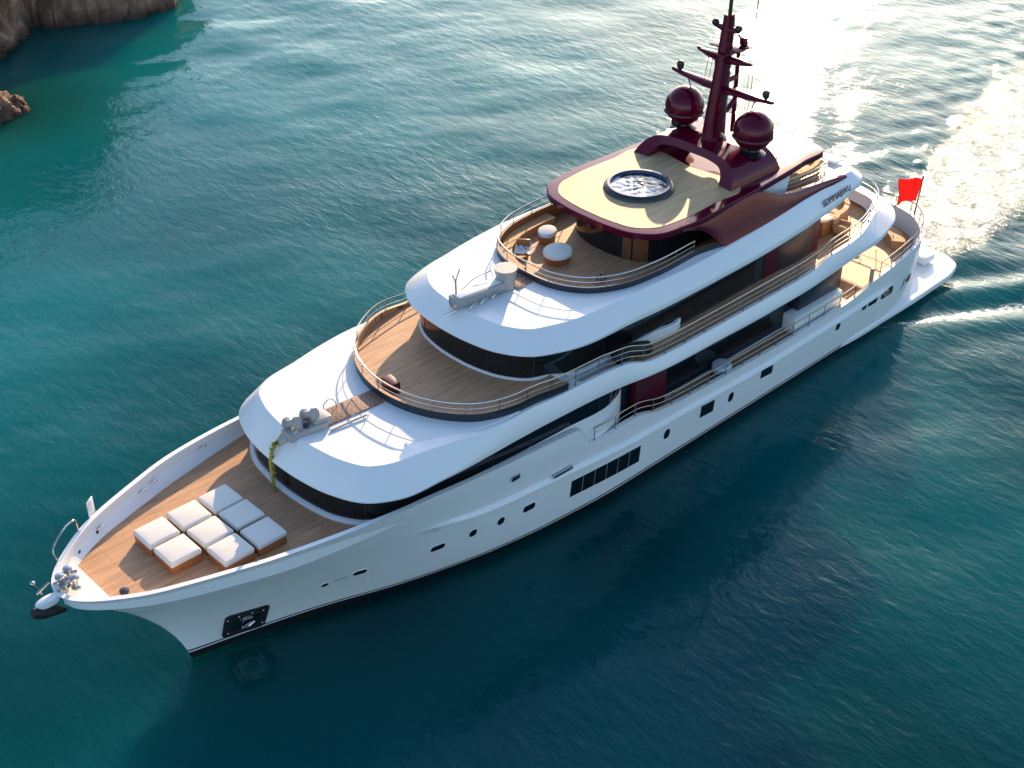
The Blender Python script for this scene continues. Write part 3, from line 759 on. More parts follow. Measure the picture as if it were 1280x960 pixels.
# maroon side wings sweeping from the hardtop down to the sun deck
W_TOP = [(32.6, 13.2), (38.2, 13.2), (39.4, 12.9), (40.6, 12.45), (42, 12.15), (44, 11.92), (46.4, 11.62)]
W_BOT = [(32.6, 13.05), (33.6, 12.85), (34.5, 12.35), (35.0, 11.85), (35.4, 11.45), (46.4, 11.45)]
for s in (-1, 1):
    V = []; xs = [32.6+.2*i for i in range(70)]
    for x in xs:
        zt_, zb_ = tab(W_TOP, x), min(tab(W_BOT, x), tab(W_TOP, x)-.02)
        ye = lambda z: lerp(lerp(4.72, 4.3, sstep(38, 46, x)), lerp(4.10, 3.86, sstep(37, 46, x)), max(0, min(1, (z-11.45)/1.8))**.8)
        for k in range(7):
            z = lerp(zb_, zt_, k/6); V.append((x, s*(ye(z)+.07*math.sin(math.pi*k/6)), z))
        for k in range(7):
            z = lerp(zt_, zb_, k/6); V.append((x, s*(ye(z)-.22), z))
    Fc = [(i*14+j, (i+1)*14+j, (i+1)*14+(j+1) % 14, i*14+(j+1) % 14) for i in range(len(xs)-1) for j in range(14)]
    Y(mesh_obj('hardtop_wing', V, Fc, MAROON, None, 40))
    b = MB(); V = [(39.2, s*3.65, 11.5), (41.6, s*3.65, 11.5), (42.4, s*3.4, 13.0), (38.8, s*3.5, 13.0)]
    V2 = [(x, y-s*.25, z) for x, y, z in V]
    b.add(V+V2, [(0, 1, 2, 3), (4, 5, 6, 7), (0, 1, 5, 4), (1, 2, 6, 5), (2, 3, 7, 6), (3, 0, 4, 7)])
    Y(b.build('hardtop_pillar', WHITE))
# arch: tunnel with two shoulders
def arch():
    out = [(-3.35, 13.3), (-3.2, 13.7), (-2.9, 14.1), (-2.45, 14.4), (-1.8, 14.53), (0, 14.6), (1.8, 14.53), (2.45, 14.4), (2.9, 14.1), (3.2, 13.7), (3.35, 13.3)]
    inn = [(-2.4, 13.3), (-2.36, 13.55), (-2.2, 13.85), (-1.95, 14.05), (-1.5, 14.15), (0, 14.2), (1.5, 14.15), (1.95, 14.05), (2.2, 13.85), (2.36, 13.55), (2.4, 13.3)]
    o3 = spline([(0, y, z) for y, z in out], 4); i3 = spline([(0, y, z) for y, z in inn], 4); n = len(o3)
    def fx(z): return 37.25 + (z-13.3)*.72
    def rx(y, z): return lerp(40.0, 41.4, sstep(1.6, 2.4, abs(y))) - (z-13.3)*.25
    V = []
    for p, q in zip(o3, i3):
        V += [(fx(p.z), p.y, p.z), (rx(p.y, p.z), p.y, p.z), (rx(q.y, q.z)-.15, q.y, q.z), (fx(q.z)+.12, q.y, q.z)]
    Fc = [(a*4+j, (a+1)*4+j, (a+1)*4+(j+1) % 4, a*4+(j+1) % 4) for a in range(n-1) for j in range(4)]
    o = mesh_obj('radar_arch', V, Fc, MAROON, None, 35)
    return Y(o)
ARCH = arch()

# ---- hot tub
b = MB(); b.lathe([(1.82, 13.36), (1.82, 13.44), (1.72, 13.56), (1.60, 13.60), (1.52, 13.58)], (34.3, .25, 0), 48, cap=False)
TUB = Y(b.build('hot_tub', DARK))
b = MB(); b.lathe([(1.64, 13.585), (1.64, 13.63), (1.50, 13.63), (1.47, 13.40), (1.40, 13.38)], (34.3, .25, 0), 48, cap=False)
YS(b.build('tub_rim', BLUETUB), TUB)
def tub_water():
    V = [(34.3, .25, 13.46)]; F_ = []; nr, na = 18, 64
    for i in range(1, nr+1):
        for k in range(na):
            a = 2*math.pi*k/na; r = 1.47*i/nr; x, y = r*math.cos(a), r*math.sin(a)
            foamy = sstep(1.2, -.2, math.hypot(x+.35, y-.1)-.3)
            z = 13.46 + noise.fractal(Vector((x*3.5, y*3.5, 1)), .8, 2.2, 5)*.05*(.4+foamy)
            V.append((34.3+x, .25+y, z))
    for k in range(na): F_.append((0, 1+k, 1+(k+1) % na))
    for i in range(nr-1):
        for k in range(na): F_.append((1+i*na+k, 1+i*na+(k+1) % na, 1+(i+1)*na+(k+1) % na, 1+(i+1)*na+k))
    m = bpy.data.materials.new('bubbling_water'); m.use_nodes = True; nt = m.node_tree; bb = nt.nodes['Principled BSDF']
    tc = nt.nodes.new('ShaderNodeTexCoord'); nz = nt.nodes.new('ShaderNodeTexNoise'); nz.inputs['Scale'].default_value = 2.2; nz.inputs['Detail'].default_value = 9; nz.inputs['Roughness'].default_value = .7
    nt.links.new(tc.outputs['Object'], nz.inputs[0]); cr = nt.nodes.new('ShaderNodeValToRGB')
    cr.color_ramp.elements[0].position = .44; cr.color_ramp.elements[0].color = (.008, .03, .06, 1); cr.color_ramp.elements[1].position = .56; cr.color_ramp.elements[1].color = (.55, .60, .64, 1)
    sx_ = nt.nodes.new('ShaderNodeSeparateXYZ'); nt.links.new(tc.outputs['Object'], sx_.inputs[0])
    mr_ = nt.nodes.new('ShaderNodeMapRange'); nt.links.new(sx_.outputs[0], mr_.inputs[0]); mr_.inputs[1].default_value = 33.3; mr_.inputs[2].default_value = 35.6; mr_.inputs[3].default_value = .10; mr_.inputs[4].default_value = -.12
    ad_ = nt.nodes.new('ShaderNodeMath'); nt.links.new(nz.outputs[0], ad_.inputs[0]); nt.links.new(mr_.outputs[0], ad_.inputs[1])
    nt.links.new(ad_.outputs[0], cr.inputs[0]); nt.links.new(cr.outputs[0], bb.inputs['Base Color']); bb.inputs['Roughness'].default_value = .12
    YS(mesh_obj('tub_water', V, F_, m, None, 60), TUB)
tub_water()

# ---- mast and radar domes
def blade(pts, w, t, m=0, mb=None):
    """flat tapered arm through points; w chord (x), t thickness (z)"""
    mb = mb or MB(); V = []; n = 10
    for (p, s) in pts:
        for k in range(n):
            a = 2*math.pi*k/n; V.append((p[0]+w*s*math.cos(a), p[1], p[2]+t*max(s, .5)*math.sin(a)))
    F_ = [(i*n+k, i*n+(k+1) % n, (i+1)*n+(k+1) % n, (i+1)*n+k) for i in range(len(pts)-1) for k in range(n)]
    F_ += [tuple(range(n)), tuple((len(pts)-1)*n+k for k in range(n))]
    return mb.add(V, F_, m)
def mast():
    V = []; secs = [(14.4, 39.75, .72, .42), (16, 39.85, .60, .37), (18.5, 40.1, .44, .30), (20.4, 40.25, .32, .25), (21.1, 40.28, .28, .22)]
    b_ = MB(); n = 16; V = []
    for z, x, a, c in secs:
        for k in range(n):
            t = 2*math.pi*k/n; ct, st_ = math.cos(t), math.sin(t)
            V.append((x+a*math.copysign(abs(ct)**.6, ct), c*math.copysign(abs(st_)**.6, st_), z))
    b_.add(V, [(i*n+k, i*n+(k+1) % n, (i+1)*n+(k+1) % n, (i+1)*n+k) for i in range(len(secs)-1) for k in range(n)]+[tuple((len(secs)-1)*n+k for k in range(n))])
    b_.lathe([(.75, 14.45), (.7, 14.62), (.5, 14.8), (.45, 14.9)], (39.75, 0, 0), 20)
    M_ = Y(b_.build('mast', MAROON))
    b_ = MB(); b_.tube([(41.4, 0, 14.4), (41.3, 0, 19.0)], [.13, .10], 10); 
    b_.tube([(39.9, 0, 15.7), (40.7, 0, 15.8), (41.35, 0, 16.2)], .15, 10); b_.tube([(40.0, 0, 17.5), (41.3, 0, 17.5)], .15, 10); b_.tube([(40.1, 0, 18.95), (41.3, 0, 18.95)], .14, 10)
    YS(b_.build('mast_strut', MAROON), M_)
    for nm, z, L_, lift in (('lower_crossarm', 17.2, 3.35, .12), ('upper_crossarm', 18.8, 1.75, .10), ('top_crossarm', 20.35, .8, .05)):
        zz = lambda y: z + lift*(abs(y)/L_)**2
        k = .46 if L_ > 3 else (.42 if L_ > 1 else .2)
        pts = [((40.15, y*L_, zz(y*L_)), max(.25, 1-abs(y)**2*.75)) for y in [-1, -.93, -.8, -.55, -.25, 0, .25, .55, .8, .93, 1]]
        YS(blade(pts, k, .20).build('crossarm', MAROON), M_)
    for y in (-2.85, 2.85):
        YS(MB().lathe([(.09, 17.25), (.09, 17.42), (.17, 17.48), (.2, 17.7), (.16, 17.85), (.05, 17.9), (.001, 17.9)], (40.15, y, 0), 16).build('navigation_lamp', BLACK), M_)
    for y in (-.75, .75):
        YS(MB().sphere((40.15, y, 20.52), .19).build('small_dome', BLACK), M_)
    b_ = MB(); b_.tube([(40.3, 0, 21.0), (40.36, 0, 23.0)], [.11, .07], 8); YS(b_.build('top_pole', BLACK), M_)
    b_ = MB(); b_.tube([(40.7, -1.25, 18.8), (40.9, -1.35, 24.5)], .022, 6); YS(b_.build('whip_antenna', BLACK), M_)
    b_ = MB(); b_.box((40.6, 0, 19.35), (1.2, 1.9, .08), bev=.03); b_.box((40.9, .45, 19.55), (.3, .3, .3), bev=.05); b_.box((41.0, -.5, 19.6), (.28, .35, .4), bev=.05)
    b_.tube([(40.9, -.9, 19.4), (40.9, -.2, 19.9)], .04, 6); b_.box((39.6, .3, 19.15), (.3, 1.6, .12), bev=.04)
    YS(b_.build('radar_platform', MAROON), M_)
    b_ = MB()
    for y, z0, z1 in ((2.3, 14.9, 17.2), (-2.3, 14.9, 17.3)): b_.tube([(40.1, y*.62, z0+.4), (40.15, y, z1)], .035, 6)
    for y in (.5, .8, 1.1): b_.tube([(40.0, y, 17.2), (40.15, y*.9, 18.8)], .014, 5)
    b_.tube([(40.05, .28, 16.9), (40.2, .62, 18.7)], .05, 6)
    b_.tube([(41.3, -.9, 14.6), (41.3, -1.1, 18.7)], .014, 5); b_.tube([(41.3, -.7, 14.6), (41.0, -1.2, 24)], .012, 5)
    YS(b_.build('mast_stay', BLACK), M_)
    return M_
mast()
for y in (-2.33, 2.33):
    b = MB(); b.sphere((40.1, y, 15.55), 1.06, n=24)
    dm = Y(b.build('radar_dome', MAROON))
    b = MB(); b.lathe([(1.065, 15.20), (1.10, 15.24), (1.10, 15.30), (1.068, 15.34)], (40.1, y, 0), 40); YS(b.build('dome_seam', MAROOND), dm)
    b = MB(); b.lathe([(.75, 14.3), (.42, 14.5), (.34, 14.75), (.5, 14.85)], (40.1, y, 0), 20); b.box((39.5, y, 14.7), (.3, .5, .3), bev=.05); YS(b.build('dome_pedestal', BLACK), dm)

# ---- aft sun deck: teak floor, U sofa, rail
S_ = ring([(41.2, 0), (41.3, 2.2), (41.8, 3.1), (43.5, 3.5), (45.3, 3.45), (46.4, 2.9), (46.8, 1.5), (46.85, 0)], 8)
Y(mesh_obj('aft_sun_deck', *sheet([up(S_, 11.60)]), TEAK, None, 0))
so1, so2 = inset(S_, .35), inset(S_, 1.15)
Y(mesh_obj('aft_sun_deck_sofa', *loft([up(so1, 11.62), up(so1, 12.25), up(inset(S_, .6), 12.25), up(inset(S_, .62), 11.95), up(so2, 11.93), up(so2, 11.62)]), TAN, None, 35))
railing([Vector((p.x, p.y, 11.6)) for p in S_ if True], .8, 'aft_sun_deck_railing', 1.25, closed=True)
b = MB(); b.box((47.55, 0, 11.62), (.9, 6.0, .12), bev=.03); Y(b.build('aft_vent_cover', WHITE))
b = MB(); b.tube([(43.2, -1.8, 13.34), (43.2, -1.8, 14.0), (44.4, -1.8, 14.0), (44.4, -1.8, 13.34)], .03, 6); b.tube([(43.2, -1.8, 13.75), (44.4, -1.8, 13.75)], .02, 6); b.tube([(43.2, -1.8, 14.0), (43.2, .2, 14.0), (43.2, .2, 13.34)], .03, 6)
Y(b.build('hardtop_rail', STEEL))

# ---- aft bridge deck furniture (fixed)
S2 = ring([(46.4, 0), (46.5, 2.4), (47.2, 3.2), (48.4, 3.3), (49.7, 2.7), (50.25, 1.4), (50.35, 0)], 8)
Y(mesh_obj('aft_bridge_sofa', *loft([up(S2, 7.56), up(S2, 8.35), up(inset(S2, .3), 8.35), up(inset(S2, .34), 8.0), up(inset(S2, .95), 7.98), up(inset(S2, .95), 7.57)]), TAN, None, 35))
b = MB(); b.box((46.6, -2.7, 8.0), (1.3, 1.6, .9), bev=.12); Y(b.build('bar_counter', WOOD))
# ---- aft main deck: bench along the stern and rail
S3i = [Vector((p.x, p.y)) for p in ring([(52, 0), (52.1, 4.6), (53.5, 4.45), (55, 3.7), (55.8, 2.6), (56.1, 1.2), (56.15, 0)], 8)]
ids = [i for i, p in enumerate(S3i) if p.x > 54.6]
in2 = inset(S3i, .8); V = []
ids = sorted(ids, key=lambda i: math.atan2(S3i[i].y, S3i[i].x-50))
for i in ids: V += [Vector((S3i[i].x, S3i[i].y, 3.72)), Vector((S3i[i].x, S3i[i].y, 4.3)), Vector((in2[i].x, in2[i].y, 4.28)), Vector((in2[i].x, in2[i].y, 3.72))]
Y(mesh_obj('stern_bench', V, [(0, 1, 2, 3), (len(V)-4, len(V)-3, len(V)-2, len(V)-1)]+[(a*4+j, (a+1)*4+j, (a+1)*4+(j+1) % 4, a*4+(j+1) % 4) for a in range(len(ids)-1) for j in range(4)], TAN, None, 30))
def sheer_path(x0, x1, s, dy=.1, dz=.05):
    out = []
    for p, q, r in zip(SH2, nn, ROWS):
        if x0 <= p.x <= x1:
            k = 1 if q.y > 0 else -1; v = p+q*k*dy
            if v.y > 0: v.y = 0
            out.append(Vector((v.x, v.y*(1 if s < 0 else -1), r[-1][2]+dz)))
    return out
for s in (-1, 1):
    railing(sheer_path(25.4, 47.6, s), .72, 'side_deck_railing', 1.45, (.5,))
ast_ = sheer_path(49.6, 57, -1); railing(ast_+[Vector((v.x, -v.y, v.z)) for v in ast_[::-1][1:]], .85, 'stern_railing', 1.1, (.5,))
for s in (-1, 1):
    b = MB(); b.box((49.2, s*5.2, 4.3), (.16, .22, 1.5), bev=.04); Y(b.build('gate_post', GREY))

# ---- hull fittings: portholes, windows, anchor pocket
def on_hull(x, z, off=.0):
    y = hull_point(x, z)
    p = Vector((x, -y, z)); e = .15
    tx = Vector((x+e, -hull_point(x+e, z), z))-Vector((x-e, -hull_point(x-e, z), z))
    tz = Vector((x, -hull_point(x, z+e), z+e))-Vector((x, -hull_point(x, z-e), z-e))
    tx.normalize(); n_ = tx.cross(tz).normalized()
    if n_.y > 0: n_ = -n_
    tz = n_.cross(tx).normalized()
    if tz.z < 0: tz = -tz
    return p+n_*off, tx, tz, n_
def hull_plate(x, z, pts, off, name, m, thick=.03):
    P_ = []
    for k, (a, c) in enumerate(pts):
        a2, c2 = pts[(k+1) % len(pts)]
        for t in ([0, .25, .5, .75] if len(pts) < 6 else [0]): P_.append((lerp(a, a2, t), lerp(c, c2, t)))
    V = []
    for o_ in (off, off-thick):
        for f_ in (1.0, .5, 0.001):
            for a, c in P_:
                p, tx, tz, n_ = on_hull(x+a*f_, z+c*f_); V.append(p+n_*o_)
    n = len(P_); F_ = []
    for r_ in range(2):
        for k in range(n): F_.append((r_*n+k, r_*n+(k+1) % n, (r_+1)*n+(k+1) % n, (r_+1)*n+k))
    F_.append(tuple(2*n+k for k in range(n)))
    for k in range(n): F_.append((k, (k+1) % n, 3*n+(k+1) % n, 3*n+k))
    return YS(mesh_obj(name, V, F_, m, None, 30), HULL)
def rrect(w, h, r, sk=0, n=5):
    pts = []
    for cx, cy, a0 in ((w/2-r, h/2-r, 0), (-w/2+r, h/2-r, 90), (-w/2+r, -h/2+r, 180), (w/2-r, -h/2+r, 270)):
        for k in range(n+1):
            a = R(a0+90*k/n); pts.append((cx+r*math.cos(a), cy+r*math.sin(a)))
    return [(a, c+sk*a) for a, c in pts]
SK = -.02
def anchor_pocket():
    W2, H2 = 1.95, 1.75
    fr = hull_plate(7.65, 1.5, rrect(W2, H2, .22, -.05), .06, 'anchor_pocket', RUBBER, .12)
    p, tx, tz, n_ = on_hull(7.65, 1.5)
    def at(a, c, o): return p+tx*a+tz*c+n_*o
    o = hull_plate(7.65, 1.5, [(-.62, -.45), (.62, -.5), (.66, .42), (-.6, .5)], .075, 'pocket_plate', STEEL, .02); o.parent = fr
    b_ = MB(); b_.tube([at(-.25, .55, .16), at(-.2, .1, .18), at(-.12, -.08, .2)], .05, 8)
    b_.tube([at(-.15, -.22, .2), at(.1, -.05, .25), at(.38, .02, .18)], [.07, .12, .06], 8); b_.tube([at(-.2, -.25, .17), at(.1, -.3, .2), at(.3, -.2, .17)], .06, 8)
    b_.build('anchor', STEEL, fr)
    b_ = MB()
    for a, c in ((-.82, .62), (.82, .55), (-.3, .68), (.3, .66), (.8, -.62), (-.8, -.6)): b_.sphere(at(a, c, .07), .05, n=8)
    b_.build('bolt', STEEL, fr)
anchor_pocket()
def porthole(x, z, pts, name='porthole', rim=True):
    if rim:
        big = [(a*1.22+.0, c*1.28) for a, c in pts]
        r_ = hull_plate(x, z, big, .018, name+'_rim', MATTE, .02)
    return hull_plate(x, z, pts, .03, name, GLASS, .03)
porthole(10.96, 2.61, rrect(.30, .26, .12))
porthole(12.46, 2.87, rrect(.62, .32, .15, -.03))
porthole(16.22, 2.73, rrect(.72, .36, .14, -.02))
porthole(18.09, 2.73, rrect(.40, .48, .20))
porthole(19.68, 2.68, rrect(.40, .48, .20))
porthole(21.38, 2.65, rrect(.72, .40, .14))
porthole(31.14, 2.25, rrect(.46, .62, .23))
porthole(36.44, 2.06, rrect(.44, .62, .22))
porthole(46.18, 2.41, rrect(.42, .44, .12))
porthole(48.75, 2.72, rrect(.46, .44, .15)); porthole(49.6, 2.74, rrect(.95, .48, .18)); porthole(51.1, 2.72, rrect(1.3, .58, .22))
def hull_window(x0, x1, ztop0, ztop1, h, n):
    for k in range(n):
        a, c = lerp(x0, x1, k/n), lerp(x0, x1, (k+1)/n); xm = (a+c)/2
        zt_ = lerp(ztop0, ztop1, (k+.5)/n); sk = (ztop1-ztop0)/(x1-x0); w = c-a-.035
        hull_plate(xm, zt_-h/2, [(-w/2, -h/2-sk*w/2), (w/2, -h/2+sk*w/2), (w/2, h/2+sk*w/2), (-w/2, h/2-sk*w/2)], .028, 'hull_window', GLASS, .03)
hull_plate(26.6, 2.2, [(-2.58, -.55+.13), (2.55, -.55-.13), (2.55, .6-.13), (-2.58, .6+.13)], .014, 'window_surround', WHITE, .02)
hull_window(24.08, 29.1, 2.88, 2.56, 1.06, 6)
hull_window(33.85, 34.98, 2.68, 2.6, .76, 1); hull_window(39.0, 40.08, 2.62, 2.52, .55, 1)
# fairlead and boarding step on the port side
def hull_box(x, z, w, h, t, name, m, bev=.03):
    p, tx, tz, n_ = on_hull(x, z); Mx = Matrix((tx, -n_, tz)).transposed().to_4x4()
    b_ = MB(); b_.box(p+n_*t/2, (w, t, h), bev=bev, M=Mx); return YS(b_.build(name, m), HULL)
hull_box(20.2, 5.25, .5, .3, .10, 'fairlead', STEEL); hull_box(20.2, 5.25, .24, .12, .13, 'fairlead_opening', BLACK, .02)
hull_box(23.3, 3.98, 1.25, .16, .2, 'boarding_step', STEEL)
def text_mesh(body, size, m, name, loc, tx, tz, n_, parent=None, ext=.006, shear=0):
    cu = bpy.data.curves.new(name, 'FONT'); cu.body = body; cu.size = size; cu.extrude = ext; cu.align_x = 'CENTER'; cu.align_y = 'CENTER'; cu.shear = shear
    to = bpy.data.objects.new(name, cu); COL.objects.link(to)
    dg = bpy.context.evaluated_depsgraph_get(); me = bpy.data.meshes.new_from_object(to.evaluated_get(dg)); bpy.data.objects.remove(to)
    me.materials.clear(); me.materials.append(m); me.name = name
    o = bpy.data.objects.new(name, me); COL.objects.link(o)
    Mx = Matrix((tx, tz, n_)).transposed().to_4x4(); Mx.translation = loc
    me.transform(Mx)
    if parent: YS(o, parent)
    else: Y(o)
    return o
p, tx, tz, n_ = on_hull(53.5, 2.55); text_mesh('J.48', .72, BLACK, 'hull_lettering', p+n_*.02, tx, tz, n_, HULL, shear=.15)
p, tx, tz, n_ = on_hull(11.65, 2.74); text_mesh('DOO', .3, GREY, 'hull_lettering', p+n_*.012, tx, tz, n_, HULL, .003)
# maroon lettering on the aft flank of the sun deck shell
tx = Vector((1, .08, 0)).normalized(); tz = Vector((0, .42, .9)); tz = (tz-tx*tz.dot(tx)).normalized(); n_ = tx.cross(tz); n_ = n_ if n_.y < 0 else -n_
LETTER = (Vector((45.0, -4.765, 11.02)), tx*.66, tz, n_)
text_mesh('IIDMMABWU', .5, MAROOND, 'flank_lettering', LETTER[0], tx, tz, n_, None, .01)

# ---- foredeck gear
b = MB(); b.lathe([(.02, -.34), (.16, -.28), (.22, -.05), (.2, .06), (.12, .12), (.001, .12)], (-.28, 0, 7.12), 20, sx=2.6); 
Y(b.build('stem_head', WHITE))
b = MB(); b.tube([(-1.0, 0, 6.8), (-.6, 0, 6.62), (-.1, 0, 6.45), (.3, 0, 6.2)], [.2, .27, .22, .1], 14); Y(b.build('bow_fender', RUBBER))
bp0 = [v for v in DCK if v.x < 1.75]
bpl = [Vector((v.x, v.y*.985, 6.9)) for v in bp0]+[Vector((v.x, -v.y*.985, 6.9)) for v in bp0[::-1]]
Y(mesh_obj('bow_plate', *loft([[Vector((p.x, p.y, 6.5)) for p in bpl], bpl], True, False, True), WHITE, None, 35))
b = MB()
b.tube([(-.35, .35, 7.2), (-.55, .45, 7.75)], [.06, .05], 8); b.sphere((-.57, .46, 7.82), .11, n=8); b.tube([(-.6, .3, 7.35), (.1, .55, 7.4)], .06, 8)
for (x, y) in ((.5, .35), (.95, .55), (.9, -.1)):
    b.lathe([(.2, 7.08), (.2, 7.16), (.10, 7.2), (.10, 7.5), (.19, 7.56), (.19, 7.66), (.05, 7.7)], (x, y, 0), 14)
b.tube([(.2, .0, 7.3), (.8, .75, 7.35), (1.3, .5, 7.3)], .07, 8); b.tube([(.3, .6, 7.2), (.6, .1, 7.6)], .05, 8); b.box((.6, .2, 7.25), (.5, .4, .3), rz=.5, bev=.06)
Y(b.build('mooring_windlass', STEEL))
b = MB(); b.tube(spline([(1.05, 1.6, 7.3), (1.0, 1.72, 7.85), (1.35, 2.0, 7.95), (2.2, 2.6, 7.98), (2.55, 2.75, 7.9), (2.6, 2.68, 7.35)], 5), .045, 8); Y(b.build('bow_handrail', STEEL))
b = MB(); b.box((3.55, 3.22, 7.75), (.5, .06, .85), rz=R(35), bev=.02); Y(b.build('fold_up_step', WHITE))
b = MB()
for x, s in ((3.6, 1), (6.9, 1), (9.9, 1), (6.2, 1)):
    y = tab(SHT, x)-.36; b.tube([(x-.2, s*y, 6.9), (x, s*(y-.06), 6.95), (x+.2, s*(y+.06), 6.9)], .045, 8)
Y(b.build('mooring_cleat', STEEL))
b = MB()
for x in (2.2, 3.4): b.box((x, tab(SHT, x)-.32, 6.75), (.16, .08, .22), rz=R(38), bev=.03)
Y(b.build('fairlead_slot', DARK))
b = MB(); b.lathe([(.22, 6.25), (.22, 6.32), (.12, 6.36), (.12, 6.6), (.2, 6.66), (.2, 6.74), (.02, 6.78)], (2.35, -1.2, 0), 14); b.box((2.55, -1.05, 6.4), (.3, .2, .25), rz=.4, bev=.04)
Y(b.build('deck_winch', DARK))
b = MB()
for x, y in ((9.2, 3.3), (9.5, 3.05)): b.box((x, y, 6.262), (.5, .03, .02), rz=R(60))
b.box((4.6, 3.3, 6.27), (.7, .12, .03), rz=R(35), bev=.01); Y(b.build('deck_hatch_seam', DARK))

# anchor gear housing and grating walkway on the visor roof
b = MB(); b.box((12.5, .05, 9.07), (1.9, .85, .36), rz=R(-6), bev=.06); b.box((13.3, .0, 9.16), (.9, .7, .5), rz=R(-6), bev=.08)
MACH = Y(b.build('windlass_housing', GREY))
for x, y, r_ in ((12.0, .25, .30), (12.95, .25, .30)):
    b = MB(); b.lathe([(r_*.3, -.36), (r_*.9, -.36), (r_, -.32), (r_, -.26), (r_*.62, -.22), (r_*.55, 0), (r_*.62, .22), (r_, .26), (r_, .32), (r_*.9, .36), (r_*.3, .36)], (x, y, 9.490), 18, M=Matrix.Rotation(R(65), 4, 'X') @ Matrix.Rotation(R(20), 4, 'Y')); YS(b.build('windlass_drum', GREY), MACH)
b = MB(); b.lathe([(.14, 9.240), (.14, 9.460), (.10, 9.480), (.001, 9.480)], (12.5, -.1, 0), 14); YS(b.build('windlass_cap', DARK), MACH)
b = MB(); b.tube([(11.3, .35, 8.840), (11.7, .3, 9.090), (12.0, .1, 9.190)], .08, 8); YS(b.build('chain_pipe', GREY), MACH)
b = MB(); b.tube([(11.2, .1, 8.790), (11.7, -.1, 9.040)], .06, 8); YS(b.build('chain_pipe', GREY), MACH)
b = MB(); b.tube(spline([(14.0, .55, 8.940), (14.0, .6, 9.340), (14.35, .6, 9.490), (14.6, .55, 9.240), (14.6, .5, 8.940)], 4), .02, 6)
YS(b.build('windlass_hoop', DARK), MACH)
b = MB(); b.box((15.3, .05, 8.940), (3.5, 1.15, .07), rz=R(-5), bev=.01); b.tube([(13.3, -.75, 8.960), (15.2, -.95, 9.000)], .05, 6, 1)
Y(b.build('roof_walkway', [GRAT, GREY]))
b = MB()
for i in range(260):
    t = random.random(); bx = lerp(11.35, 10.75, t**.8); bz = 8.6 if t < .35 else lerp(8.5, 6.3, (t-.35)/.65)
    if t >= .35: bx = lerp(11.0, 10.85, min(1, (t-.35)*2))
    c = Vector((bx+random.gauss(0, .045), .55+random.gauss(0, .06)-t*.1, bz+random.gauss(0, .05)))
    d = Vector((random.gauss(0, 1), random.gauss(0, 1), random.gauss(0, 1))).normalized()*random.uniform(.05, .13)
    e = d.cross(Vector((random.random(), random.random(), random.random()))).normalized()*.035
    b.add([c-d, c+e, c+d, c-e], [(0, 1, 2, 3)])
b.tube(spline([(11.7, .55, 8.95), (11.2, .55, 8.5), (10.9, .52, 8.05), (10.85, .5, 7.3), (10.9, .48, 6.35)], 6), .07, 8)
g = b.build('rope_garland', YEL); tag(g, 'yellow green rope garland hanging over the dark front windows from the roof machinery', 'rope')

# deck crane and short walkway on the sun deck roof
Rz = R(-5)
b = MB(); Mx = Matrix.Rotation(R(0), 4, 'Y')
b.box((22.9, .1, 11.75), (2.9, .78, .5), rz=Rz, bev=.10); CR_ = Y(b.build('deck_crane', GREY))
b = MB(); b.lathe([(.42, 11.45), (.48, 11.6), (.46, 12.0), (.56, 12.45), (.56, 12.52), (.001, 12.52)], (24.6, -.05, 0), 24); YS(b.build('crane_pedestal', GREY), CR_)
b = MB(); b.box((22.9, .1, 12.02), (2.5, .56, .05), rz=Rz, bev=.02); YS(b.build('crane_top', MATTE), CR_)
b = MB(); b.tube([(21.8, .35, 11.9), (21.8, .38, 12.75)], .05, 8); b.tube([(21.8, .38, 12.7), (21.65, .42, 13.05)], .035, 8); b.tube([(21.8, .38, 12.7), (22.1, .4, 13.25)], .035, 8)
b.tube([(21.4, -.1, 11.5), (21.0, .1, 11.35), (20.9, .2, 11.25)], .06, 8); b.tube(spline([(22.3, .6, 11.9), (23.2, .62, 12.2), (24.2, .5, 12.3)], 5), .025, 6)
for x in (22.2, 22.9, 23.6): b.tube(spline([(x-.25, -.42, 11.5), (x, -.5, 11.72), (x+.3, -.45, 11.52)], 4), .035, 6)
b.box((21.5, .15, 11.62), (.25, .5, .35), rz=Rz, bev=.05); YS(b.build('crane_fitting', STEEL), CR_)
b = MB(); b.box((25.45, -.1, 11.47), (1.1, 1.1, .06), bev=.01); Y(b.build('roof_grating', GRAT))

# flagstaff with the red flag
fsx, fsy = 56.85, -3.0
FS = tag(empty('flagstaff', (fsx, fsy, 4.6)), 'slender dark flagstaff flying a plain red flag at the stern rail', 'flag')
b = MB(); b.tube([(0, 0, 0), (.55, .1, 2.75)], [.05, .035], 8); b.sphere((.56, .1, 2.8), .08, n=8); b.build('pole', BLACK, FS)
V = []; F = []; nu, nv = 20, 12
for i in range(nu+1):
    for j in range(nv+1):
        u, v = i/nu, j/nv; hx_ = .53-.26*v
        V.append((hx_-u*1.05, (.1+u*.95+.13*math.sin(u*9+v*2.5)*(.3+u)+.05*math.sin(u*15-v*6)), 2.66-1.4*v+.10*math.sin(u*5)-.18*u+.28*u*(1-v)))
for i in range(nu):
    for j in range(nv): F.append((i*(nv+1)+j, (i+1)*(nv+1)+j, (i+1)*(nv+1)+j+1, i*(nv+1)+j+1))
fl_ = mesh_obj('flag', V, F, RED, FS, 60)

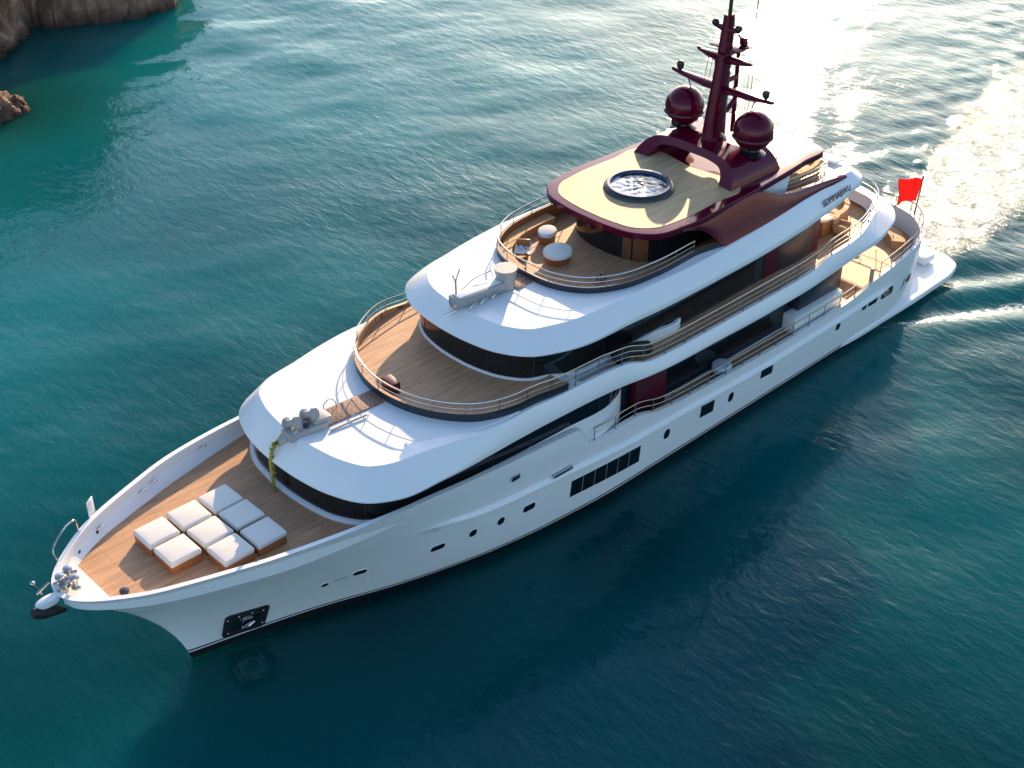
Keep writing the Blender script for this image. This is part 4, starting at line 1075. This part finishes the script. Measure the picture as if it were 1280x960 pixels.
# ------------------------------------------------------------------ LOOSE THINGS
def cushion(d, h, z0, bev):
    b_ = MB(); bm = bmesh.new(); bmesh.ops.create_cube(bm, size=1)
    for q in bm.verts: q.co = Vector((q.co.x*d[0], q.co.y*d[1], q.co.z*h))
    bmesh.ops.bevel(bm, geom=list(bm.edges), offset=bev, segments=4, affect='EDGES', profile=.55)
    bmesh.ops.subdivide_edges(bm, edges=[e for e in bm.edges if e.calc_length() > .3], cuts=5, use_grid_fill=True)
    for v in bm.verts:
        r_ = (1-(2*v.co.x/d[0])**2)*(1-(2*v.co.y/d[1])**2)
        if v.co.z > 0: v.co.z += .045*max(0, r_)
    bm.verts.ensure_lookup_table()
    v = [q.co+Vector((0, 0, z0+h/2)) for q in bm.verts]; f = [[q.index for q in p_.verts] for p_ in bm.faces]; bm.free()
    return b_.add(v, f)
GREYP = mat('cushion_piping', (.55, .52, .48), .8)
def make_pad():
    t = empty('sun_pad')
    b_ = MB(); b_.box((0, 0, .19), (1.42, 1.36, .38), bev=.04); b_.build('base', WOOD, t)
    cu_ = cushion((1.46, 1.40), .27, .38, .085).build('cushion', CUSH, t)
    pp = [(x*.735, y*.705, .52) for x, y in [(-.92, -1), (.92, -1), (1, -.92), (1, .92), (.92, 1), (-.92, 1), (-1, .92), (-1, -.92)]]
    MB().tube(pp, .016, 6, 0, True).build('piping', GREYP, cu_); return t
PADS = [(5.08, .72, 'sunlit white sun pad at the bow end of the starboard row'),
        (6.74, .82, 'white sun pad crossed by a shadow edge in the middle of the starboard row'),
        (8.38, .90, 'shaded white sun pad at the aft end of the starboard row, nearest the far bulwark'),
        (5.10, -.86, 'sunlit white sun pad alone at the bow end of the middle row'),
        (6.78, -.72, 'half shaded white sun pad in the very centre of the group'),
        (8.44, -.62, 'shaded white sun pad at the aft end of the middle row'),
        (6.76, -2.26, 'white sun pad with one sunlit corner in the near row by the port bulwark'),
        (8.42, -2.24, 'shaded white sun pad at the aft end of the near row by the port bulwark')]
pad0 = make_pad()
for i, (x, y, lb) in enumerate(PADS):
    if i == 0: t = pad0
    else:
        t = pad0.copy(); COL.objects.link(t)
        for ch in list(pad0.children):
            c = dup(ch, t)
            for g in list(ch.children): dup(g, c)
    t.location = (x, y, deck_z(x)-.01); t.rotation_euler = (0, 0, R(random.uniform(-1.2, 1.2)))
    tag(t, lb, 'sun pad', 'white sun pads on the foredeck')
def pouf(name, loc, r, h, label, cat, sx=1, top=BLUEC, base=WOOD, hb=None, rz=0):
    t = tag(empty(name, loc, rz), label, cat); hb = hb or h*.5
    b_ = MB(); b_.lathe([(r*.86, 0), (r*.92, hb)], (0, 0, 0), 28, sx=sx); b_.build('base', base, t)
    b_ = MB(); b_.lathe([(r*.9, hb), (r, hb+.05), (r*1.02, lerp(hb, h, .6)), (r*.95, h*.97), (r*.7, h+.02), (.001, h+.035)], (0, 0, 0), 32, sx=sx); b_.build('cushion', top, t)
    return t
pouf('pouf', (28.95, .75, 10.955), .72, .62, 'round white topped pouf in the middle of the sun deck', 'pouf', 1.12, CUSH, WOOD, .34, R(20))
pouf('side_stool', (30.0, 2.55, 10.955), .48, .66, 'oval stool with pale blue cushion on dark base beside the curved bench', 'stool', 1.25, BLUEC, WOOD, .42, R(30))
t = tag(empty('deck_chair', (28.0, 2.3, 10.955), R(40)), 'low chair draped with a crumpled white towel near the sun deck rail', 'chair')
b = MB(); b.box((0, 0, .26), (.8, .7, .14), bev=.05); b.box((.36, 0, .5), (.14, .7, .5), bev=.05)
for sx in (-.32, .32):
    for sy in (-.28, .28): b.box((sx, sy, .1), (.07, .07, .2))
b.build('frame', WOOD, t)
V = []; F = []; n = 14
for i in range(n+1):
    for j in range(n+1):
        u, v = i/n-.5, j/n-.5; V.append((u*1.0, v*.8, .37+.11*noise.noise(Vector((u*5, v*5, 2)))+.25*max(0, u-.25)*2))
for i in range(n):
    for j in range(n): F.append((i*(n+1)+j, (i+1)*(n+1)+j, (i+1)*(n+1)+j+1, i*(n+1)+j+1))
tw = mesh_obj('towel', V, F, CUSH, t, 60)
t = tag(empty('serving_tray', (28.2, -2.95, 10.955)), 'small table with a cluster of clear glasses by the port rail of the sun deck', 'table')
b = MB(); b.lathe([(.3, 0), (.3, .03), (.05, .06), (.05, .5), (.38, .52), (.38, .56), (.001, .56)], (0, 0, 0), 20); b.build('table', WOOD, t)
for k in range(7):
    a = k*.9; MB().lathe([(.05, .56), (.015, .58), (.015, .66), (.07, .72), (.06, .86), (.055, .86), (.06, .72), (.001, .68)], (.22*math.cos(a), .22*math.sin(a), 0), 10).build('glass', STEEL, t)
pouf('deck_pouf', (36.35, -4.55, 3.31), .52, .62, 'round blue grey pouf standing alone on the port side deck', 'pouf', 1.1, BLUEC, GREY, .2)
t = tag(empty('covered_tender_gear', (28.6, -4.8, 7.56), R(2)), 'dark covered roll lying behind the rail on the port bridge deck', 'cover')
b = MB(); b.tube(spline([(-1.1, .3, .55), (-.6, .05, .8), (.2, -.05, .75), (1.2, -.05, .4)], 6), [.12]+[.34]*17+[.12], 14); b.build('cover', RUBBER, t)
b = MB(); b.tube([(-.3, -.3, .4), (-.3, 0, 1.1), (-.3, .3, .4)], .03, 6); b.build('strap', GREY, t)
t = tag(empty('bridge_armchair', (47.3, -3.9, 7.56), R(100)), 'tan armchair at the port rail of the aft bridge deck', 'chair')
b = MB(); b.box((0, 0, .3), (.8, .8, .4), bev=.1); b.box((.38, 0, .6), (.18, .8, .6), bev=.08); b.box((0, .4, .5), (.75, .16, .3), bev=.06); b.box((0, -.4, .5), (.75, .16, .3), bev=.06); b.build('seat', TAN, t)
def deck_fig(): pass
t = tag(empty('deck_stool', (53.0, -1.6, 3.73)), 'small dark stool alone on the sunlit aft main deck', 'stool')
b = MB(); b.lathe([(.2, .42), (.22, .46), (.2, .5), (.001, .52)], (0, 0, 0), 16); b.build('seat', DARK, t)
b = MB()
for k in range(3): a = k*2.1; b.tube([(.2*math.cos(a), .2*math.sin(a), 0), (.08*math.cos(a), .08*math.sin(a), .43)], .025, 6)
b.build('legs', WOOD, t)
bpy.context.view_layer.update()
